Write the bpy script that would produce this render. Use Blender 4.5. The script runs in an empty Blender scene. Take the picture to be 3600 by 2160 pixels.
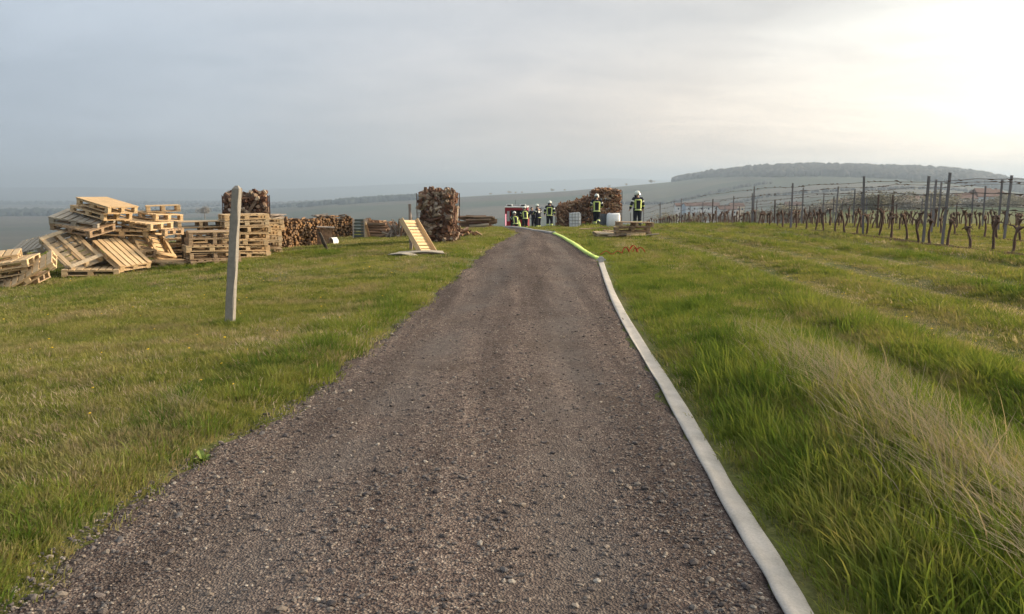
import bpy, bmesh, math, random
import numpy as np
from mathutils import Vector, Matrix, Euler, Quaternion, noise as mnoise

random.seed(7); RNG = np.random.default_rng(7)
S = bpy.context.scene
COL = S.collection
R = math.radians

# ------------------------------------------------------------------ camera
EYE = 1.6
PITCH = math.atan((1080 - 672) / 3000.0)
cam_d = bpy.data.cameras.new('camera'); cam = bpy.data.objects.new('camera', cam_d); COL.objects.link(cam)
cam.location = (0, 0, EYE); cam.rotation_euler = (math.pi / 2 - PITCH, 0, 0)
cam_d.sensor_width = 36; cam_d.lens = 30.0; cam_d.clip_start = 0.05; cam_d.clip_end = 60000
S.camera = cam

# ------------------------------------------------------------------ sky, sun, exposure
SUN_AZ, SUN_EL = R(75), R(17)
sun_dir = Vector((math.sin(SUN_AZ) * math.cos(SUN_EL), math.cos(SUN_AZ) * math.cos(SUN_EL), math.sin(SUN_EL)))
W = bpy.data.worlds.new('World'); S.world = W; W.use_nodes = True
nt = W.node_tree; nt.nodes.clear()
def N(t, typ, **kw):
    n = t.nodes.new(typ)
    for k, v in kw.items():
        if k.startswith('i_'):
            key = k[2:]
            n.inputs[int(key) if key.isdigit() else key].default_value = v
        else: setattr(n, k, v)
    return n
def ramp(n, pts):
    cr = n.color_ramp
    while len(cr.elements) > 1: cr.elements.remove(cr.elements[-1])
    cr.elements[0].position = pts[0][0]; cr.elements[0].color = (*pts[0][1], 1)
    for p, c in pts[1:]:
        e = cr.elements.new(p); e.color = (*c, 1)
def MATH(t, op, a, b=None, clamp=False):
    n = t.nodes.new('ShaderNodeMath'); n.operation = op; n.use_clamp = clamp
    for i, v in enumerate((a, b)):
        if v is None: continue
        if isinstance(v, (int, float)): n.inputs[i].default_value = v
        else: t.links.new(v, n.inputs[i])
    return n.outputs[0]
L = nt.links.new
sky = N(nt, 'ShaderNodeTexSky'); sky.sky_type = 'NISHITA'; sky.sun_disc = False
sky.sun_elevation = SUN_EL; sky.sun_rotation = SUN_AZ; sky.air_density = 1.0; sky.dust_density = 3.0
tc = N(nt, 'ShaderNodeTexCoord')
nrm = N(nt, 'ShaderNodeVectorMath', operation='NORMALIZE'); L(tc.outputs['Generated'], nrm.inputs[0])
dot = N(nt, 'ShaderNodeVectorMath', operation='DOT_PRODUCT'); L(nrm.outputs[0], dot.inputs[0]); dot.inputs[1].default_value = sun_dir
ang = MATH(nt, 'ARCCOSINE', dot.outputs['Value'])
sep = N(nt, 'ShaderNodeSeparateXYZ'); L(nrm.outputs[0], sep.inputs[0])
zz = MATH(nt, 'ADD', MATH(nt, 'ABSOLUTE', sep.outputs[2]), 0.16)
comb = N(nt, 'ShaderNodeCombineXYZ'); L(MATH(nt, 'DIVIDE', sep.outputs[0], zz), comb.inputs[0]); L(MATH(nt, 'DIVIDE', sep.outputs[1], zz), comb.inputs[1])
mp = N(nt, 'ShaderNodeMapping'); L(comb.outputs[0], mp.inputs[0]); mp.inputs['Scale'].default_value = (0.6, 1.05, 1); mp.inputs['Rotation'].default_value = (0, 0, R(16)); mp.inputs['Location'].default_value = (3.1, 1.7, 0)
n1 = N(nt, 'ShaderNodeTexNoise', i_Scale=0.8, i_Detail=6.0, i_Roughness=0.5, i_Distortion=0.4); L(mp.outputs[0], n1.inputs['Vector'])
n2 = N(nt, 'ShaderNodeTexNoise', i_Scale=2.6, i_Detail=6.0, i_Roughness=0.6, i_Distortion=0.9); L(mp.outputs[0], n2.inputs['Vector'])
cl = MATH(nt, 'ADD', MATH(nt, 'MULTIPLY', MATH(nt, 'SUBTRACT', n1.outputs[0], 0.5), 1.0), MATH(nt, 'MULTIPLY', MATH(nt, 'SUBTRACT', n2.outputs[0], 0.5), 0.45))
# cloud veil brightness by angle from the sun; the clouds shift that angle a little so edges read as cloud
ang2 = MATH(nt, 'SUBTRACT', ang, MATH(nt, 'MULTIPLY', cl, 0.40))
rp = N(nt, 'ShaderNodeValToRGB'); L(MATH(nt, 'DIVIDE', ang2, math.pi), rp.inputs[0])
SKYR = [(0.0, (5.6, 4.9, 3.9)), (10, (3.6, 3.25, 2.7)), (24, (1.95, 1.82, 1.58)), (44, (1.28, 1.22, 1.10)), (54, (0.90, 0.87, 0.80)), (63, (0.68, 0.655, 0.625)), (73, (0.55, 0.555, 0.572)), (91, (0.435, 0.488, 0.555)), (118, (0.345, 0.412, 0.50)), (180, (0.34, 0.40, 0.46))]
ramp(rp, [(a / 180.0, tuple(v / 6.0 for v in c)) for a, c in SKYR])
gain = N(nt, 'ShaderNodeVectorMath', operation='SCALE'); L(rp.outputs[0], gain.inputs[0])
L(MATH(nt, 'MULTIPLY', MATH(nt, 'ADD', MATH(nt, 'MULTIPLY', cl, 0.42), 1.0), 60.0), gain.inputs['Scale'])
mx = N(nt, 'ShaderNodeMix', data_type='RGBA'); mx.inputs[0].default_value = 0.93
# low sun warms the cloud veil towards the horizon on the sun's side
wf = N(nt, 'ShaderNodeMapRange'); wf.interpolation_type = 'SMOOTHSTEP'; L(sep.outputs[2], wf.inputs[0]); wf.inputs[1].default_value = 0.0; wf.inputs[2].default_value = 0.20; wf.inputs[3].default_value = 1.0; wf.inputs[4].default_value = 0.0
wa = N(nt, 'ShaderNodeMapRange'); wa.interpolation_type = 'SMOOTHSTEP'; L(ang, wa.inputs[0]); wa.inputs[1].default_value = R(104); wa.inputs[2].default_value = R(60); wa.inputs[3].default_value = 0.0; wa.inputs[4].default_value = 1.0
warm = N(nt, 'ShaderNodeMix', data_type='RGBA', blend_type='MULTIPLY'); L(MATH(nt, 'MULTIPLY', wf.outputs[0], wa.outputs[0]), warm.inputs[0]); L(gain.outputs[0], warm.inputs[6]); warm.inputs[7].default_value = (1.20, 1.02, 0.86, 1)
L(sky.outputs[0], mx.inputs[6]); L(warm.outputs[2], mx.inputs[7])
bg = N(nt, 'ShaderNodeBackground'); bg.inputs['Strength'].default_value = 0.1; L(mx.outputs[2], bg.inputs[0])
out = N(nt, 'ShaderNodeOutputWorld'); L(bg.outputs[0], out.inputs[0])
sd = bpy.data.lights.new('sun', 'SUN'); sun = bpy.data.objects.new('sun', sd); COL.objects.link(sun)
sd.energy = 5.0; sd.angle = R(6); sd.color = (1.0, 0.80, 0.56)
sun.rotation_euler = sun_dir.to_track_quat('Z', 'Y').to_euler()
S.view_settings.view_transform = 'Standard'; S.view_settings.look = 'None'; S.view_settings.exposure = 0.42; S.view_settings.gamma = 1.0
S.view_settings.use_curve_mapping = False
S.render.engine = 'CYCLES'
S.cycles.use_denoising = True; S.cycles.use_adaptive_sampling = True; S.cycles.adaptive_threshold = 0.025
try: S.cycles.denoiser = 'OPENIMAGEDENOISE'
except Exception: pass
S.cycles.max_bounces = 4; S.cycles.diffuse_bounces = 2; S.cycles.transmission_bounces = 3; S.cycles.transparent_max_bounces = 6; S.cycles.volume_bounces = 0
S.cycles.sample_clamp_indirect = 4.0

# ------------------------------------------------------------------ terrain height
def ss(a, b, x):
    t = np.clip((x - a) / (b - a), 0, 1); return t * t * (3 - 2 * t)
RIDGE = np.array([(-3000, 762), (600, 758), (900, 742), (1150, 718), (1340, 707), (1615, 694), (1784, 683.5), (1900, 678), (2000, 672), (2280, 648), (2369, 640), (2482, 622), (2590, 610), (2684, 602), (2846, 598), (3000, 601), (3169, 605), (3323, 613), (3425, 625), (3600, 655), (4000, 690), (9000, 720)], float)
FAR = np.array([(-3000, 668), (-600, 662), (0, 660), (300, 659), (600, 663), (900, 667), (1100, 661), (1250, 655), (1500, 645), (1800, 641), (2000, 634), (2150, 628), (2300, 634), (2600, 648), (3200, 660), (9000, 668)], float)
def Hs(x, y):
    """large shape of the land"""
    x = np.asarray(x, float); y = np.asarray(y, float)
    k = 0.00114 * (1 - 0.4 * ss(2, 14, x)); s = 0.10
    d = np.maximum(0, y - 28); d0 = s / (2 * k)
    drop = np.where(d < d0, k * d * d, k * d0 * d0 + s * (d - d0))
    m = np.maximum(0, -x - 2); m = m * m / (m + 1.5)
    e = np.maximum(0, -x - 14)
    left = 0.052 * m + np.where(e < 12, 0.0025 * e * e, 0.36 + 0.06 * (e - 12))
    z = -(drop + left)
    a = (z + 66) / 6.0
    zl = -66 + 6.0 * np.where(a > 30, a, np.log1p(np.exp(np.clip(a, -40, 30))))
    r = np.hypot(x, y)
    zr = np.interp(r, [0, 28, 74, 200, 480, 800, 1200, 2500, 20000], [0, 0, -1.3, -2.6, -5.6, -12, -14, -40, -66])
    ta = x / np.maximum(y, 1.0)
    w = ss(0.16, 0.42, ta) * ss(40, 120, r)
    z = zl * (1 - w) + np.minimum(zr, 0) * w
    px = 1800 + 3000 * np.clip(ta, -2, 2.4)
    cz = EYE + (672 - np.interp(px, RIDGE[:, 0], RIDGE[:, 1])) / 3000 * 2200
    b = ss(700, 2200, y) * (1 - ss(2200, 4600, y))
    z = z + np.maximum(cz - z, 0) * b
    fz = EYE + (672 - np.interp(px, FAR[:, 0], FAR[:, 1])) / 3000 * 9500
    b2 = ss(6500, 9500, y) * (1 - ss(9500, 13500, y))
    return z + np.maximum(fz - z, 0) * b2
def unproject(px, py, height=Hs):
    """ground point that lies under a direction of view"""
    a = (px - 1800) / 3000.0; b = (1080 - py) / 3000.0
    cp, sp = math.cos(PITCH), math.sin(PITCH)
    d = np.array([a, cp + b * sp, -sp + b * cp]); d /= d[1]
    t = np.linspace(1.5, 130, 2600)
    f = EYE + d[2] * t - height(d[0] * t, t)
    i = np.argmax(f < 0) if (f < 0).any() else len(t) - 1
    lo, hi = t[max(i - 1, 0)], t[i]
    for _ in range(30):
        m = (lo + hi) / 2
        if EYE + d[2] * m - float(height(d[0] * m, m)) < 0: hi = m
        else: lo = m
    return float(d[0] * hi), float(hi)
def ray_at(px, py, Y):
    a = (px - 1800) / 3000.0; b = (1080 - py) / 3000.0
    cp, sp = math.cos(PITCH), math.sin(PITCH)
    d = np.array([a, cp + b * sp, -sp + b * cp]); d *= Y / d[1]
    return Vector((d[0], d[1], d[2] + EYE))
el = np.array([unproject(*p) for p in [(60, 2160), (186, 1990), (390, 1858), (595, 1706), (772, 1598), (930, 1500), (1116, 1375), (1218, 1296), (1395, 1158), (1507, 1066), (1627, 960), (1739, 864), (1823, 823)]])
er = np.array([unproject(*p) for p in [(2740, 2160), (2560, 1850), (2400, 1560), (2270, 1340), (2185, 1180), (2135, 1050), (2100, 940), (2075, 905), (2020, 862), (1962, 829), (1915, 817)]])
el = np.vstack([[el[0, 0] - 0.9 * 1, -2.0], el, [[el[-1, 0] - 0.6, el[-1, 1] + 8], [el[-1, 0] - 3.0, el[-1, 1] + 25]]])
er = np.vstack([[er[0, 0] - 0.05, -2.0], er, [[er[-1, 0] - 0.6, er[-1, 1] + 8], [er[-1, 0] - 3.0, er[-1, 1] + 25]]])
def road_l(y): return np.interp(y, el[:, 1], el[:, 0])
def road_r(y): return np.interp(y, er[:, 1], er[:, 0])
ROW_DIR = np.array([-0.05, 15.0]); ROW_DIR /= np.linalg.norm(ROW_DIR); ROW_N = np.array([ROW_DIR[1], -ROW_DIR[0]])
ROW_P = np.array([12.95, 24.0])
def row_off(x, y): return (np.asarray(x) - ROW_P[0]) * ROW_N[0] + (np.asarray(y) - ROW_P[1]) * ROW_N[1]
_ph = RNG.uniform(0, 6.28, 40); _fx = RNG.normal(0, 1, 40); _fy = RNG.normal(0, 1, 40)
def bumps(x, y, f):
    z = 0
    for i in range(14): z = z + np.sin(x * _fx[i] * f + y * _fy[i] * f + _ph[i])
    return z / 14
def H(x, y):
    x = np.asarray(x, float); y = np.asarray(y, float)
    z = Hs(x, y)
    dr = np.maximum(road_l(y) - x, x - road_r(y))      # metres outside the track
    near = (1 - ss(60, 110, np.hypot(x, y))) * (y > -3)
    off = ss(0.0, 1.2, dr) * near
    z = z + off * (0.06 * bumps(x, y, 1.3) + 0.035 * bumps(x + 9, y, 3.1))
    rt = x - road_r(y)
    bank = np.exp(-((rt - 1.25) / 0.60) ** 2) * (x > 0) * (0.08 * (1 - ss(6, 13, y)) + 0.05 * (1 - ss(18, 30, y)))
    lb = np.exp(-((dr - 0.5) / 0.35) ** 2) * 0.05 * (x < 0)
    ro = row_off(x, y)                                   # shallow wheel tracks beside the vines
    strips = 0.055 * np.sin(ro * 2 * math.pi / 1.85 + 0.5 * np.sin(y * 0.21)) * (0.7 + 0.3 * np.sin(y * 0.5 + ro)) * (x > 2) * ss(1.9, 2.8, rt) * (1 - ss(-1.4, -0.6, ro)) * (1 - ss(45, 65, y))
    tr = strips - 0.05 * (np.exp(-((ro + 3.1) / 0.35) ** 2) + np.exp(-((ro + 4.9) / 0.35) ** 2) + 0.8 * np.exp(-((ro + 7.0) / 0.4) ** 2)) * (x > 2) * (1 - ss(40, 60, y)) * ss(0.8, 1.8, rt)
    return z + (bank + lb + tr) * near
def Hp(x, y): return float(H(x, y))

# ------------------------------------------------------------------ helpers
def link(o, parent=None):
    COL.objects.link(o)
    if parent is not None: o.parent = parent
    return o
def tag(o, label=None, cat=None, group=None, kind=None):
    if label: o['label'] = label
    if cat: o['category'] = cat
    if group: o['group'] = group
    if kind: o['kind'] = kind
    return o
def empty(name, loc=(0, 0, 0), rot=(0, 0, 0)):
    o = bpy.data.objects.new(name, None); o.empty_display_size = 0.2; link(o); o.location = loc; o.rotation_euler = rot; return o
class MB:
    """collects vertices and faces of one mesh"""
    def __init__(s): s.v = []; s.f = []; s.m = []; s.cur = 0
    def face(s, f): s.f.append(tuple(f)); s.m.append(s.cur)
    def box(s, c, d, rot=None, taper=1.0, skew=0.0):
        b = len(s.v); hx, hy, hz = d[0] / 2, d[1] / 2, d[2] / 2
        M = Euler(rot).to_matrix() if rot is not None else None
        for z in (-1, 1):
            k = taper if z > 0 else 1
            for x, y in ((-1, -1), (1, -1), (1, 1), (-1, 1)):
                p = Vector((x * hx * k, y * hy * k, z * hz))
                if M: p = M @ p
                s.v.append((p.x + c[0], p.y + c[1], p.z + c[2]))
        for f in ((0, 3, 2, 1), (4, 5, 6, 7), (0, 1, 5, 4), (1, 2, 6, 5), (2, 3, 7, 6), (3, 0, 4, 7)): s.face(b + i for i in f)
        return s
    def ring_loft(s, rings, cap=True):
        b = len(s.v); n = len(rings[0])
        for r in rings: s.v.extend(tuple(p) for p in r)
        for i in range(len(rings) - 1):
            for j in range(n):
                k = (j + 1) % n
                s.face((b + i * n + j, b + i * n + k, b + (i + 1) * n + k, b + (i + 1) * n + j))
        if cap:
            s.face(tuple(b + j for j in reversed(range(n)))); s.face(tuple(b + (len(rings) - 1) * n + j for j in range(n)))
        return s
    def tube(s, pts, rad, n=6, up=None, flat=1.0, cap=True):
        s.ring_loft(tube_rings(pts, rad, n, up, flat), cap); return s
    def lathe(s, prof, n=12, c=(0, 0, 0)):
        rings = [[(c[0] + r * math.cos(2 * math.pi * j / n), c[1] + r * math.sin(2 * math.pi * j / n), c[2] + z) for j in range(n)] for r, z in prof]
        s.ring_loft(rings); return s
    def quad(s, a, b, c, d):
        i = len(s.v); s.v += [tuple(a), tuple(b), tuple(c), tuple(d)]; s.face((i, i + 1, i + 2, i + 3)); return s
    def mesh(s, name, mats=(), smooth=False, bevel=0):
        me = bpy.data.meshes.new(name); me.from_pydata(s.v, [], s.f)
        for m in (mats if isinstance(mats, (list, tuple)) else [mats]): me.materials.append(m)
        if any(s.m): me.polygons.foreach_set('material_index', s.m)
        if bevel:
            bm = bmesh.new(); bm.from_mesh(me)
            bmesh.ops.bevel(bm, geom=list(bm.edges), offset=bevel, segments=1, affect='EDGES', clamp_overlap=True)
            bm.to_mesh(me); bm.free()
        if smooth: me.polygons.foreach_set('use_smooth', [True] * len(me.polygons))
        me.update(); return me
    def build(s, name, mats, parent=None, smooth=False, bevel=0, loc=None, rot=None):
        o = bpy.data.objects.new(name, s.mesh(name, mats, smooth, bevel)); link(o, parent)
        if loc is not None: o.location = loc
        if rot is not None: o.rotation_euler = rot
        return o
def tube_rings(pts, rad, n=6, up=None, flat=1.0):
    pts = [Vector(p) for p in pts]; rings = []
    ref = Vector(up) if up is not None else Vector((0.13, 0.21, 1.0))
    for i, p in enumerate(pts):
        t = (pts[min(i + 1, len(pts) - 1)] - pts[max(i - 1, 0)]).normalized()
        u = ref - t * ref.dot(t)
        if u.length < 0.05: u = Vector((1, 0.1, 0)) - t * t.x
        u.normalize(); v = t.cross(u)
        r = rad[i] if hasattr(rad, '__len__') else rad
        ru, rv = r if hasattr(r, '__len__') else (r * flat, r)
        rings.append([p + u * (ru * math.cos(2 * math.pi * j / n)) + v * (rv * math.sin(2 * math.pi * j / n)) for j in range(n)])
    return rings
def inst(name, me, parent=None, loc=(0, 0, 0), rot=(0, 0, 0), scale=None):
    o = bpy.data.objects.new(name, me); link(o, parent); o.location = loc; o.rotation_euler = rot
    if scale is not None: o.scale = scale if hasattr(scale, '__len__') else (scale,) * 3
    return o
ONES = 'zeroth first second third fourth fifth sixth seventh eighth ninth tenth eleventh twelfth thirteenth fourteenth fifteenth sixteenth seventeenth eighteenth nineteenth'.split()
TENS = {2: 'twent', 3: 'thirt', 4: 'fort', 5: 'fift', 6: 'sixt', 7: 'sevent', 8: 'eight', 9: 'ninet'}
def ordinal(n):
    if n < 20: return ONES[n]
    t, u = divmod(n, 10)
    return TENS[t] + 'ieth' if u == 0 else TENS[t] + 'y-' + ONES[u]

# ------------------------------------------------------------------ materials
def new_mat(name):
    m = bpy.data.materials.new(name); m.use_nodes = True
    t = m.node_tree; b = t.nodes['Principled BSDF']; b.inputs['Roughness'].default_value = 0.85
    try: b.inputs['Specular IOR Level'].default_value = 0.25
    except Exception: pass
    return m, t, b
def mixc(t, fac, a, b, blend='MIX'):
    n = t.nodes.new('ShaderNodeMix'); n.data_type = 'RGBA'; n.blend_type = blend
    for i, v in ((0, fac), (6, a), (7, b)):
        if isinstance(v, (int, float)): n.inputs[i].default_value = v
        elif isinstance(v, tuple): n.inputs[i].default_value = (*v, 1) if len(v) == 3 else v
        else: t.links.new(v, n.inputs[i])
    return n.outputs[2]
def noise_n(t, scale, detail=4, rough=0.6, coords=None, distort=0.0):
    n = t.nodes.new('ShaderNodeTexNoise'); n.inputs['Scale'].default_value = scale; n.inputs['Detail'].default_value = detail; n.inputs['Roughness'].default_value = rough; n.inputs['Distortion'].default_value = distort
    if coords is not None: t.links.new(coords, n.inputs['Vector'])
    return n.outputs[0]
def cramp(t, val, pts):
    n = t.nodes.new('ShaderNodeValToRGB'); ramp(n, pts); t.links.new(val, n.inputs[0]); return n.outputs[0]
def mrange(t, v, a, b, c=0.0, d=1.0):
    n = t.nodes.new('ShaderNodeMapRange'); n.inputs[1].default_value = a; n.inputs[2].default_value = b; n.inputs[3].default_value = c; n.inputs[4].default_value = d
    t.links.new(v, n.inputs[0]); return n.outputs[0]
def bump(t, b, h, strength=0.4, dist=0.02):
    n = t.nodes.new('ShaderNodeBump'); n.inputs['Strength'].default_value = strength; n.inputs['Distance'].default_value = dist
    t.links.new(h, n.inputs['Height']); t.links.new(n.outputs[0], b.inputs['Normal'])
def plain_mat(name, col, rough=0.7, var=0.15, scale=9.0, metal=0.0, bumpy=0.0, rnd=0.0):
    m, t, b = new_mat(name)
    tcn = t.nodes.new('ShaderNodeTexCoord')
    nz = noise_n(t, scale, 5, 0.6, tcn.outputs['Object'])
    c = cramp(t, nz, [(0.25, tuple(v * (1 - var) for v in col)), (0.75, tuple(min(v * (1 + var), 1) for v in col))])
    if rnd:
        oi = t.nodes.new('ShaderNodeObjectInfo')
        c = mixc(t, 1.0, c, cramp(t, oi.outputs['Random'], [(0, (1 - rnd,) * 3), (1, (1 + rnd * 0.4,) * 3)]), 'MULTIPLY')
    t.links.new(c, b.inputs['Base Color']); b.inputs['Roughness'].default_value = rough; b.inputs['Metallic'].default_value = metal
    if bumpy: bump(t, b, nz, bumpy, 0.01)
    return m
def wood_mat(name, cols, axis=0, rough=0.8, grain=14.0, dirt=0.25, spec=0.2):
    """boards and logs: hue differs from piece to piece, grain runs along an axis"""
    m, t, b = new_mat(name)
    tcn = t.nodes.new('ShaderNodeTexCoord'); oi = t.nodes.new('ShaderNodeObjectInfo')
    mpn = t.nodes.new('ShaderNodeMapping'); t.links.new(tcn.outputs['Object'], mpn.inputs[0])
    sc = [grain * 3] * 3; sc[axis] = grain * 0.25; mpn.inputs['Scale'].default_value = sc
    ad = t.nodes.new('ShaderNodeVectorMath'); ad.operation = 'ADD'; t.links.new(mpn.outputs[0], ad.inputs[0])
    cb = t.nodes.new('ShaderNodeCombineXYZ'); t.links.new(MATH(t, 'MULTIPLY', oi.outputs['Random'], 37.0), cb.inputs[0]); t.links.new(MATH(t, 'MULTIPLY', oi.outputs['Random'], 91.0), cb.inputs[1]); t.links.new(cb.outputs[0], ad.inputs[1])
    g = noise_n(t, 1.0, 5, 0.65, ad.outputs[0])
    base = cramp(t, oi.outputs['Random'], [(i / max(len(cols) - 1, 1), c) for i, c in enumerate(cols)])
    c = mixc(t, 1.0, base, cramp(t, g, [(0.3, (0.72, 0.68, 0.62)), (0.6, (1.05, 1.04, 1.03))]), 'MULTIPLY')
    geo = t.nodes.new('ShaderNodeNewGeometry')
    d = noise_n(t, 2.3, 4, 0.6, geo.outputs['Position'])
    c = mixc(t, mrange(t, d, 0.5, 0.75, 0, dirt), c, (0.12, 0.10, 0.085))
    t.links.new(c, b.inputs['Base Color']); b.inputs['Roughness'].default_value = rough
    b.inputs['Specular IOR Level'].default_value = spec
    bump(t, b, g, 0.3, 0.004)
    return m
M = {}
M['pine'] = wood_mat('pine_boards', [(0.53, 0.375, 0.21), (0.63, 0.455, 0.265), (0.69, 0.515, 0.31), (0.59, 0.44, 0.27)], 0)
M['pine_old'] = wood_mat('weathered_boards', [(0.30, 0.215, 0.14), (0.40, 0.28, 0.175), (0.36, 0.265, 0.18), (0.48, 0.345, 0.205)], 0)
M['pine_grey'] = wood_mat('greyed_boards', [(0.36, 0.33, 0.28), (0.44, 0.40, 0.33), (0.40, 0.36, 0.30)], 0)
M['bark'] = wood_mat('split_firewood', [(0.17, 0.090, 0.055), (0.30, 0.165, 0.095), (0.42, 0.26, 0.15), (0.24, 0.135, 0.09), (0.54, 0.40, 0.26)], 0, 0.9, 10, 0.35)
M['bark_dark'] = wood_mat('dark_firewood', [(0.090, 0.048, 0.034), (0.15, 0.078, 0.052), (0.22, 0.13, 0.082), (0.46, 0.38, 0.29), (0.11, 0.060, 0.042)], 0, 0.9, 10, 0.4)
M['log_end'] = wood_mat('cut_log_ends', [(0.21, 0.12, 0.062), (0.34, 0.20, 0.095), (0.14, 0.085, 0.052), (0.27, 0.175, 0.10), (0.10, 0.07, 0.05)], 0, 0.9, 10, 0.3)
M['brown_log'] = wood_mat('brown_logs', [(0.16, 0.10, 0.07), (0.24, 0.15, 0.10), (0.30, 0.20, 0.13), (0.20, 0.15, 0.11)], 0, 0.9, 8, 0.3)
M['stake'] = wood_mat('old_stakes', [(0.040, 0.034, 0.028), (0.06, 0.05, 0.04)], 2, 0.9, 8, 0.5)
M['silver_wood'] = wood_mat('silver_grey_wood', [(0.30, 0.26, 0.23), (0.38, 0.33, 0.29), (0.22, 0.18, 0.16)], 0, 0.9, 9, 0.3)
M['pine_b'] = wood_mat('pine_boards_aged', [(0.42, 0.31, 0.195), (0.52, 0.395, 0.25), (0.56, 0.45, 0.30), (0.46, 0.385, 0.29)], 0, dirt=0.4)
M['concrete'] = plain_mat('concrete', (0.265, 0.245, 0.215), 0.9, 0.18, 22, bumpy=0.4)
M['post_metal'] = plain_mat('grey_trellis_post', (0.19, 0.18, 0.19), 0.7, 0.2, 30, rnd=0.3)
M['post_wood'] = plain_mat('brown_trellis_post', (0.12, 0.075, 0.06), 0.9, 0.3, 20, rnd=0.3)
M['wire'] = plain_mat('rusty_wire', (0.09, 0.085, 0.08), 0.6, 0.2, 40, 0.3)
M['vine'] = plain_mat('vine_bark', (0.12, 0.075, 0.055), 0.95, 0.4, 40, bumpy=0.8, rnd=0.3)
M['cane'] = plain_mat('vine_cane', (0.10, 0.065, 0.045), 0.9, 0.3, 30)
M['white_sheet'] = plain_mat('white_plastic', (0.78, 0.79, 0.80), 0.5, 0.06, 4)
M['grey_sheet'] = plain_mat('grey_tarp', (0.09, 0.095, 0.11), 0.6, 0.2, 6)
M['galv'] = plain_mat('galvanised_wire', (0.25, 0.25, 0.25), 0.55, 0.15, 30, 0.5)
M['rust'] = plain_mat('rusty_mesh', (0.10, 0.055, 0.04), 0.9, 0.3, 30)
M['blue'] = plain_mat('blue_plastic', (0.02, 0.09, 0.30), 0.5, 0.1, 6)
M['red_strap'] = plain_mat('red_strap', (0.42, 0.055, 0.03), 0.7, 0.2, 12)
M['red_paint'] = plain_mat('red_vehicle_paint', (0.26, 0.014, 0.026), 0.35, 0.1, 3)
M['white_paint'] = plain_mat('white_vehicle_paint', (0.72, 0.72, 0.70), 0.35, 0.06, 3)
M['black'] = plain_mat('black_rubber', (0.02, 0.02, 0.022), 0.7, 0.2, 12)
M['dark_in'] = plain_mat('dark_interior', (0.03, 0.012, 0.015), 0.8, 0.3, 5)
M['chrome'] = plain_mat('bare_metal', (0.45, 0.45, 0.46), 0.35, 0.1, 10, 0.8)
M['hivis'] = plain_mat('yellow_reflective_band', (0.56, 0.66, 0.20), 0.6, 0.1, 12)
M['silver'] = plain_mat('silver_reflective_band', (0.66, 0.68, 0.62), 0.5, 0.08, 12)
M['navy'] = plain_mat('navy_turnout_cloth', (0.016, 0.018, 0.030), 0.9, 0.4, 14)
M['helmet'] = plain_mat('luminous_white_helmet', (0.72, 0.76, 0.68), 0.3, 0.06, 8)
M['visor'] = plain_mat('dark_visor', (0.03, 0.03, 0.035), 0.2, 0.1, 8)
M['skin'] = plain_mat('skin', (0.48, 0.30, 0.22), 0.6, 0.1, 10)
M['hair'] = plain_mat('dark_hair', (0.03, 0.022, 0.018), 0.8, 0.3, 40)
M['glove'] = plain_mat('work_glove', (0.07, 0.06, 0.05), 0.9, 0.3, 20)
M['soil'] = plain_mat('bare_soil', (0.075, 0.052, 0.036), 1.0, 0.35, 5, bumpy=0.8); M['soil'].node_tree.nodes['Principled BSDF'].inputs['Specular IOR Level'].default_value = 0.0

# ------------------------------------------------------------------ ground sheet
def sheet_material():
    m, t, b = new_mat('land')
    geo = t.nodes.new('ShaderNodeNewGeometry'); P = geo.outputs['Position']
    ln = t.nodes.new('ShaderNodeVectorMath'); ln.operation = 'LENGTH'; t.links.new(P, ln.inputs[0]); dist = ln.outputs['Value']
    big = noise_n(t, 0.22, 5, 0.6, P); mid = noise_n(t, 1.6, 6, 0.65, P); fine = noise_n(t, 45.0, 4, 0.7, P)
    g = cramp(t, mid, [(0.30, (0.075, 0.100, 0.028)), (0.5, (0.135, 0.150, 0.046)), (0.72, (0.20, 0.18, 0.08))])
    g = mixc(t, mrange(t, big, 0.42, 0.68, 0, 0.55), g, (0.145, 0.125, 0.055))
    g = mixc(t, 1.0, g, cramp(t, fine, [(0.3, (0.55, 0.55, 0.55)), (0.7, (1.2, 1.2, 1.2))]), 'MULTIPLY')
    vo = t.nodes.new('ShaderNodeTexVoronoi'); vo.inputs['Scale'].default_value = 1.0; vo.inputs['Randomness'].default_value = 0.9
    mpn = t.nodes.new('ShaderNodeMapping'); mpn.inputs['Scale'].default_value = (1 / 380.0, 1 / 190.0, 0.0); mpn.inputs['Rotation'].default_value = (0, 0, R(-14)); t.links.new(P, mpn.inputs[0]); t.links.new(mpn.outputs[0], vo.inputs['Vector'])
    sp = t.nodes.new('ShaderNodeSeparateColor'); t.links.new(vo.outputs['Color'], sp.inputs[0])
    f = cramp(t, sp.outputs[0], [(0.0, (0.032, 0.048, 0.022)), (0.22, (0.085, 0.068, 0.048)), (0.4, (0.026, 0.056, 0.020)), (0.6, (0.098, 0.082, 0.058)), (0.8, (0.050, 0.062, 0.030)), (1.0, (0.11, 0.094, 0.066))])
    f = mixc(t, 1.0, f, cramp(t, noise_n(t, 0.012, 5, 0.65, P), [(0.3, (0.75, 0.75, 0.75)), (0.7, (1.15, 1.15, 1.15))]), 'MULTIPLY')
    c = mixc(t, mrange(t, dist, 90, 260), g, f)
    t.links.new(c, b.inputs['Base Color']); b.inputs['Roughness'].default_value = 0.95; b.inputs['Specular IOR Level'].default_value = 0.1
    bump(t, b, fine, 0.5, 0.02)
    return m
M['land'] = sheet_material()
az = np.radians(np.concatenate([np.arange(-42, 42.01, 0.3), np.arange(45, 317, 3.0)]))
rr = [0.4]
while rr[-1] < 14600: rr.append(rr[-1] + max(0.13, rr[-1] * 0.018))
rr = np.array(rr); na, nr = len(az), len(rr)
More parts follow.
